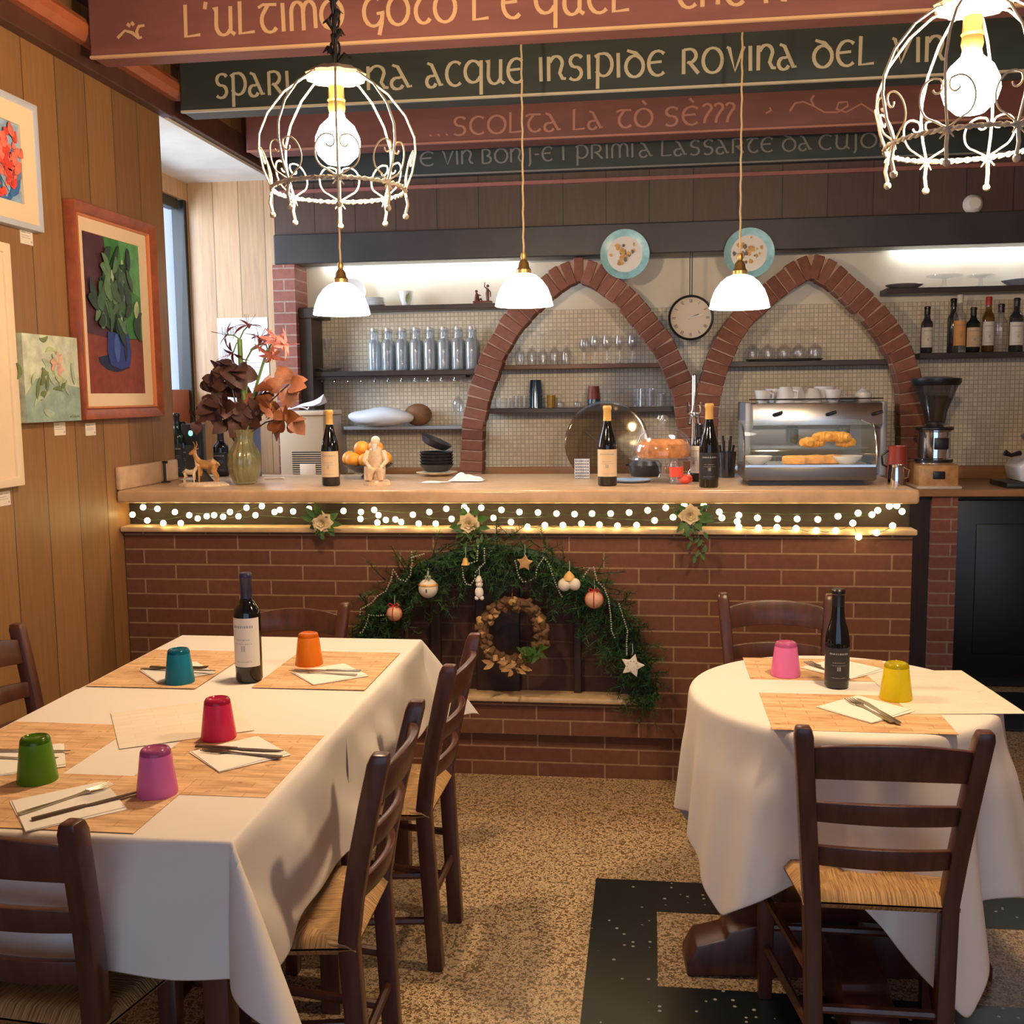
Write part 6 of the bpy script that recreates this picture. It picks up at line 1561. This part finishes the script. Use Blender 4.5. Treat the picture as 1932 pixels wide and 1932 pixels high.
def blob(b, u, v, ru, rv, z, mi, seed, n=14, rough=.22):
    rg = random.Random(seed); ph = rg.uniform(0, 6)
    b.prism([(u + ru * cos(2*pi*k/n + ph) * (1 + rg.uniform(-rough, rough)), v + rv * sin(2*pi*k/n + ph) * (1 + rg.uniform(-rough, rough))) for k in range(n)], z, z + .0012, TL, mi)
def stroke(b, u, v, a, L, W, z, mi, bend=.2):
    n = 6; pts = []
    for k in range(n + 1):
        s = k / n; pts.append((u + cos(a + bend * (s - .5)) * L * (s - .5), v + sin(a + bend * (s - .5)) * L * (s - .5), W * sin(pi * min(.97, max(.03, s))) ** .6))
    nx, ny = -sin(a), cos(a)
    b.prism([(x + nx * w_, y + ny * w_) for x, y, w_ in pts] + [(x - nx * w_, y - ny * w_) for x, y, w_ in reversed(pts)], z, z + .0014, TL, mi)
# large painting: blue vase of dark leaves
t, W, H = picture('framed_painting', 'large mahogany framed painting of a blue vase with dark green leaves', [(128, 374), (287, 428), (297, 784), (150, 794)], None, None)
b = MB(); ring(b, W, H, W - .10, H - .10, .045, .022); b.build('frame', 'frame_mahogany', t, bevel=.004)
b = MB(); ring(b, W - .085, H - .085, W - .10, H - .10, .032, .026); f_ = b.build('frame_edge', 'frame_gilt_edge', t)
b = MB(); ring(b, W - .09, H - .09, W - .20, H - .20, .018, .012); b.build('mount', 'mount_cream', t)
cw, chh = W - .19, H - .19; MM = ['paint_plum', 'paint_green', 'paint_red', 'paint_blue', 'paint_blue2', 'paint_navy', 'paint_leaf', 'paint_leaf2', 'paint_leaf3', 'paint_pale', 'paint_green2']
b = MB(); b.prism([(-cw/2, -chh/2), (cw/2, -chh/2), (cw/2, chh/2), (-cw/2, chh/2)], .004, .006, TL, 0)
b.prism([(-.06, chh/2), (cw/2, chh/2), (cw/2, -chh*.13), (.02, -chh*.13)], .006, .0066, TL, 1); b.prism([(.06, chh/2), (cw/2, chh/2), (cw/2, chh*.15), (cw*.2, chh*.2)], .0066, .0072, TL, 10)
b.prism([(-cw/2, -chh/2), (cw/2, -chh/2), (cw/2, -chh*.13), (.0, -chh*.15), (-cw/2, -chh*.12)], .0066, .0074, TL, 2)
blob(b, -.02, -chh*.30, cw*.26, chh*.055, .0075, 5, 2); 
b.prism([(-cw*.14, -chh*.10), (cw*.22, -chh*.10), (cw*.25, -chh*.22), (cw*.22, -chh*.31), (cw*.05, -chh*.335), (-cw*.12, -chh*.31), (-cw*.17, -chh*.22)], .009, .0105, TL, 3); stroke(b, .0, -chh*.2, pi/2, chh*.18, cw*.05, .0106, 4, .1); stroke(b, cw*.15, -chh*.2, pi/2, chh*.16, cw*.03, .0106, 5, .1)
rg = random.Random(21)
for i in range(74):
    u, v = max(-cw*.36, min(cw*.38, rg.gauss(.02, cw*.19))), chh*.14 + max(-chh*.24, min(chh*.24, rg.gauss(0, chh*.12))); stroke(b, u, v, rg.uniform(.6, 2.6), rg.uniform(.06, .14), rg.uniform(.014, .030), .0085 + i * .00012, rg.choice((6, 6, 6, 7, 8, 8, 9 if i % 3 == 0 else 7)), rg.uniform(-1, 1))
b.build('canvas', MM, t, smooth=False)
# small unframed pale painting
t, W, H = picture('small_canvas', 'small unframed pale green canvas of a pink flower', [(32, 630), (136, 636), (146, 794), (42, 797)], None, None)
MM = ['paint_sage2', 'paint_sage', 'paint_mint', 'paint_pink', 'paint_olive', 'paint_pale']
b = MB(); b.prism([(-W/2, -H/2), (W/2, -H/2), (W/2, H/2), (-W/2, H/2)], 0, .035, TL, 0); b.prism([(-W/2, -H/2), (W/2, -H/2), (W/2, -H*.1), (-W*.3, -H*.0), (-W/2, -H*.2)], .035, .0358, TL, 2)
rg = random.Random(4)
for i in range(26): stroke(b, rg.gauss(0, W*.17), rg.gauss(-H*.06, H*.17), rg.uniform(0, 3.1), rg.uniform(.03, .08), rg.uniform(.006, .014), .036 + i * .0001, rg.choice((1, 4, 5, 0, 1)), rg.uniform(-1, 1))
for i in range(9): a = i * .7; stroke(b, W*.08 + .022 * cos(a), H*.17 + .022 * sin(a), a, .05, .013, .0392 + i * .0001, 3 if i % 3 else 0, .6)
for i in range(7): u = W*.26 + i * W*.028; b.prism([(u, -H*.46), (u + .004, -H*.46), (u + .006, -H*.44 + .004 * (i % 2)), (u + .002, -H*.44)], .0394, .0398, TL, 4)
b.build('canvas', MM, t, smooth=False)
# red flowers, blue-grey frame
t, W, H = picture('framed_flower_painting', 'blue grey framed painting of coral red flowers at the upper left', [(-120, 118), (65, 200), (73, 436), (-112, 395)], None, None)
b = MB(); ring(b, W, H, W - .045, H - .045, .035, .030); b.build('frame', 'frame_blue_grey', t, bevel=.003)
b = MB(); ring(b, W - .04, H - .04, W - .17, H - .17, .028, .016); b.build('mount', 'mount_cream', t)
cw, chh = W - .165, H - .165; MM = ['paint_sky', 'paint_coral', 'paint_coral2', 'paint_teal', 'paint_cobalt', 'paint_slate']
b = MB(); b.prism([(-cw/2, -chh/2), (cw/2, -chh/2), (cw/2, chh/2), (-cw/2, chh/2)], .004, .008, TL, 0); rg = random.Random(8)
for i in range(60): stroke(b, rg.uniform(-.45, .45) * cw, rg.uniform(-.48, .10) * chh, rg.uniform(0, 3.1), rg.uniform(.05, .10), rg.uniform(.008, .018), .0085 + i * .00005, rg.choice((3, 4, 5, 4, 3, 0)), rg.uniform(-1.5, 1.5))
for (u, v, r_) in ((.22, .24, .105), (.16, -.16, .085), (-.2, .15, .10), (-.22, -.2, .08), (.30, .02, .06)):
    for i in range(26): rr_ = r_ * sqrt(rg.random()); a = rg.uniform(0, 6.28); stroke(b, u * cw + rr_ * cos(a), v * chh + rr_ * sin(a), a + 1.3, rg.uniform(.03, .06), rg.uniform(.008, .016), .012 + i * .0002, rg.choice((1, 2, 1, 2, 1)), rg.uniform(-1.5, 1.5))
b.build('canvas', MM, t, smooth=False)
# partly seen white picture
t, W, H = picture('white_framed_picture', 'partly visible cream framed picture at the far left below the red flowers', [(-140, 435), (12, 452), (38, 918), (-112, 935)], None, None)
b = MB(); ring(b, W, H, W - .06, H - .06, .035, .030); b.build('frame', 'mount_white', t, bevel=.003)
b = MB(); b.prism([(-W/2 + .02, -H/2 + .02), (W/2 - .02, -H/2 + .02), (W/2 - .02, H/2 - .02), (-W/2 + .02, H/2 - .02)], .002, .020, TL, 0); b.prism([(-W*.3, -H*.3), (W*.24, -H*.3), (W*.24, H*.3), (-W*.3, H*.3)], .020, .0212, TL, 1)
for i in range(14): blob(b, random.Random(i).uniform(-.2, .14) * W, random.Random(i + 50).uniform(-.2, .2) * H, .04, .05, .0214 + i * .0001, 2, i)
b.build('canvas', ['mount_white', 'paint_sage2', 'paint_pink'], t, smooth=False)
def wcard(label, px, py, w_=.075, h_=.048):
    q = P(px, py, X=XW + .004); t = thing('caption_card', label, 'card', (XW + .0005, q.y, q.z), 0, 'white caption cards on the left wall')
    b = MB(); b.prism([(-w_/2, -h_/2), (w_/2, -h_/2), (w_/2, h_/2), (-w_/2, h_/2)], 0, .002, TL); b.build('card_body', 'card', t, smooth=False)
    b = MB(); rg = random.Random(px)
    for (u0, u1, v, hh) in ((-.42, -.05, .30, .10), (.0, .35, .32, .05), (-.42, .2, .10, .04), (-.42, .3, -.05, .04), (.34, .42, -.34, .14)): b.prism([(u0 * w_, v * h_), (u1 * w_, v * h_), (u1 * w_, (v + hh) * h_), (u0 * w_, (v + hh) * h_)], .002, .0023, TL)
    b.build('card_print', 'ink_soft', t, smooth=False)
wcard('caption card under the coral red flower painting', 51, 448); wcard('caption card under the small pale green canvas', 114, 809); wcard('caption card under the large blue vase painting', 172, 810); wcard('caption card at the left edge under the cream framed picture', 8, 941)

# paper notice on the window reveal
q = [P(x, y, Y=YR - .002) for x, y in ((410, 601), (505, 603), (510, 762), (416, 764))]
w_, h_ = q[1].x - q[0].x, q[0].z - q[3].z; c = (q[0] + q[2]) / 2
t = thing('paper_notice', 'white handwritten notice pinned on the panelled window reveal', 'notice', (c.x, YR - .003, c.z))
MB().box(-w_/2, w_/2, 0, .002, -h_/2, h_/2).build('sheet', 'paper', t, smooth=False)
b = MB()
for (wd_, x0, x1, z, hh) in (("UUP", -.42, -.12, .30, .10), ("BO", -.42, -.26, .06, .07), ("IL", .22, .40, .22, .10)): letters(b, wd_, x0 * w_, x1 * w_, z * h_, hh * h_, -.0006)
for i in range(6):
    for s in (-.38, -.12, .14): b.box((s) * w_, (s + .2) * w_, -.0006, 0, (-.02 - i * .06) * h_, (-.02 - i * .06) * h_ + .003)
b.build('handwriting', 'ink_soft', t, smooth=False)
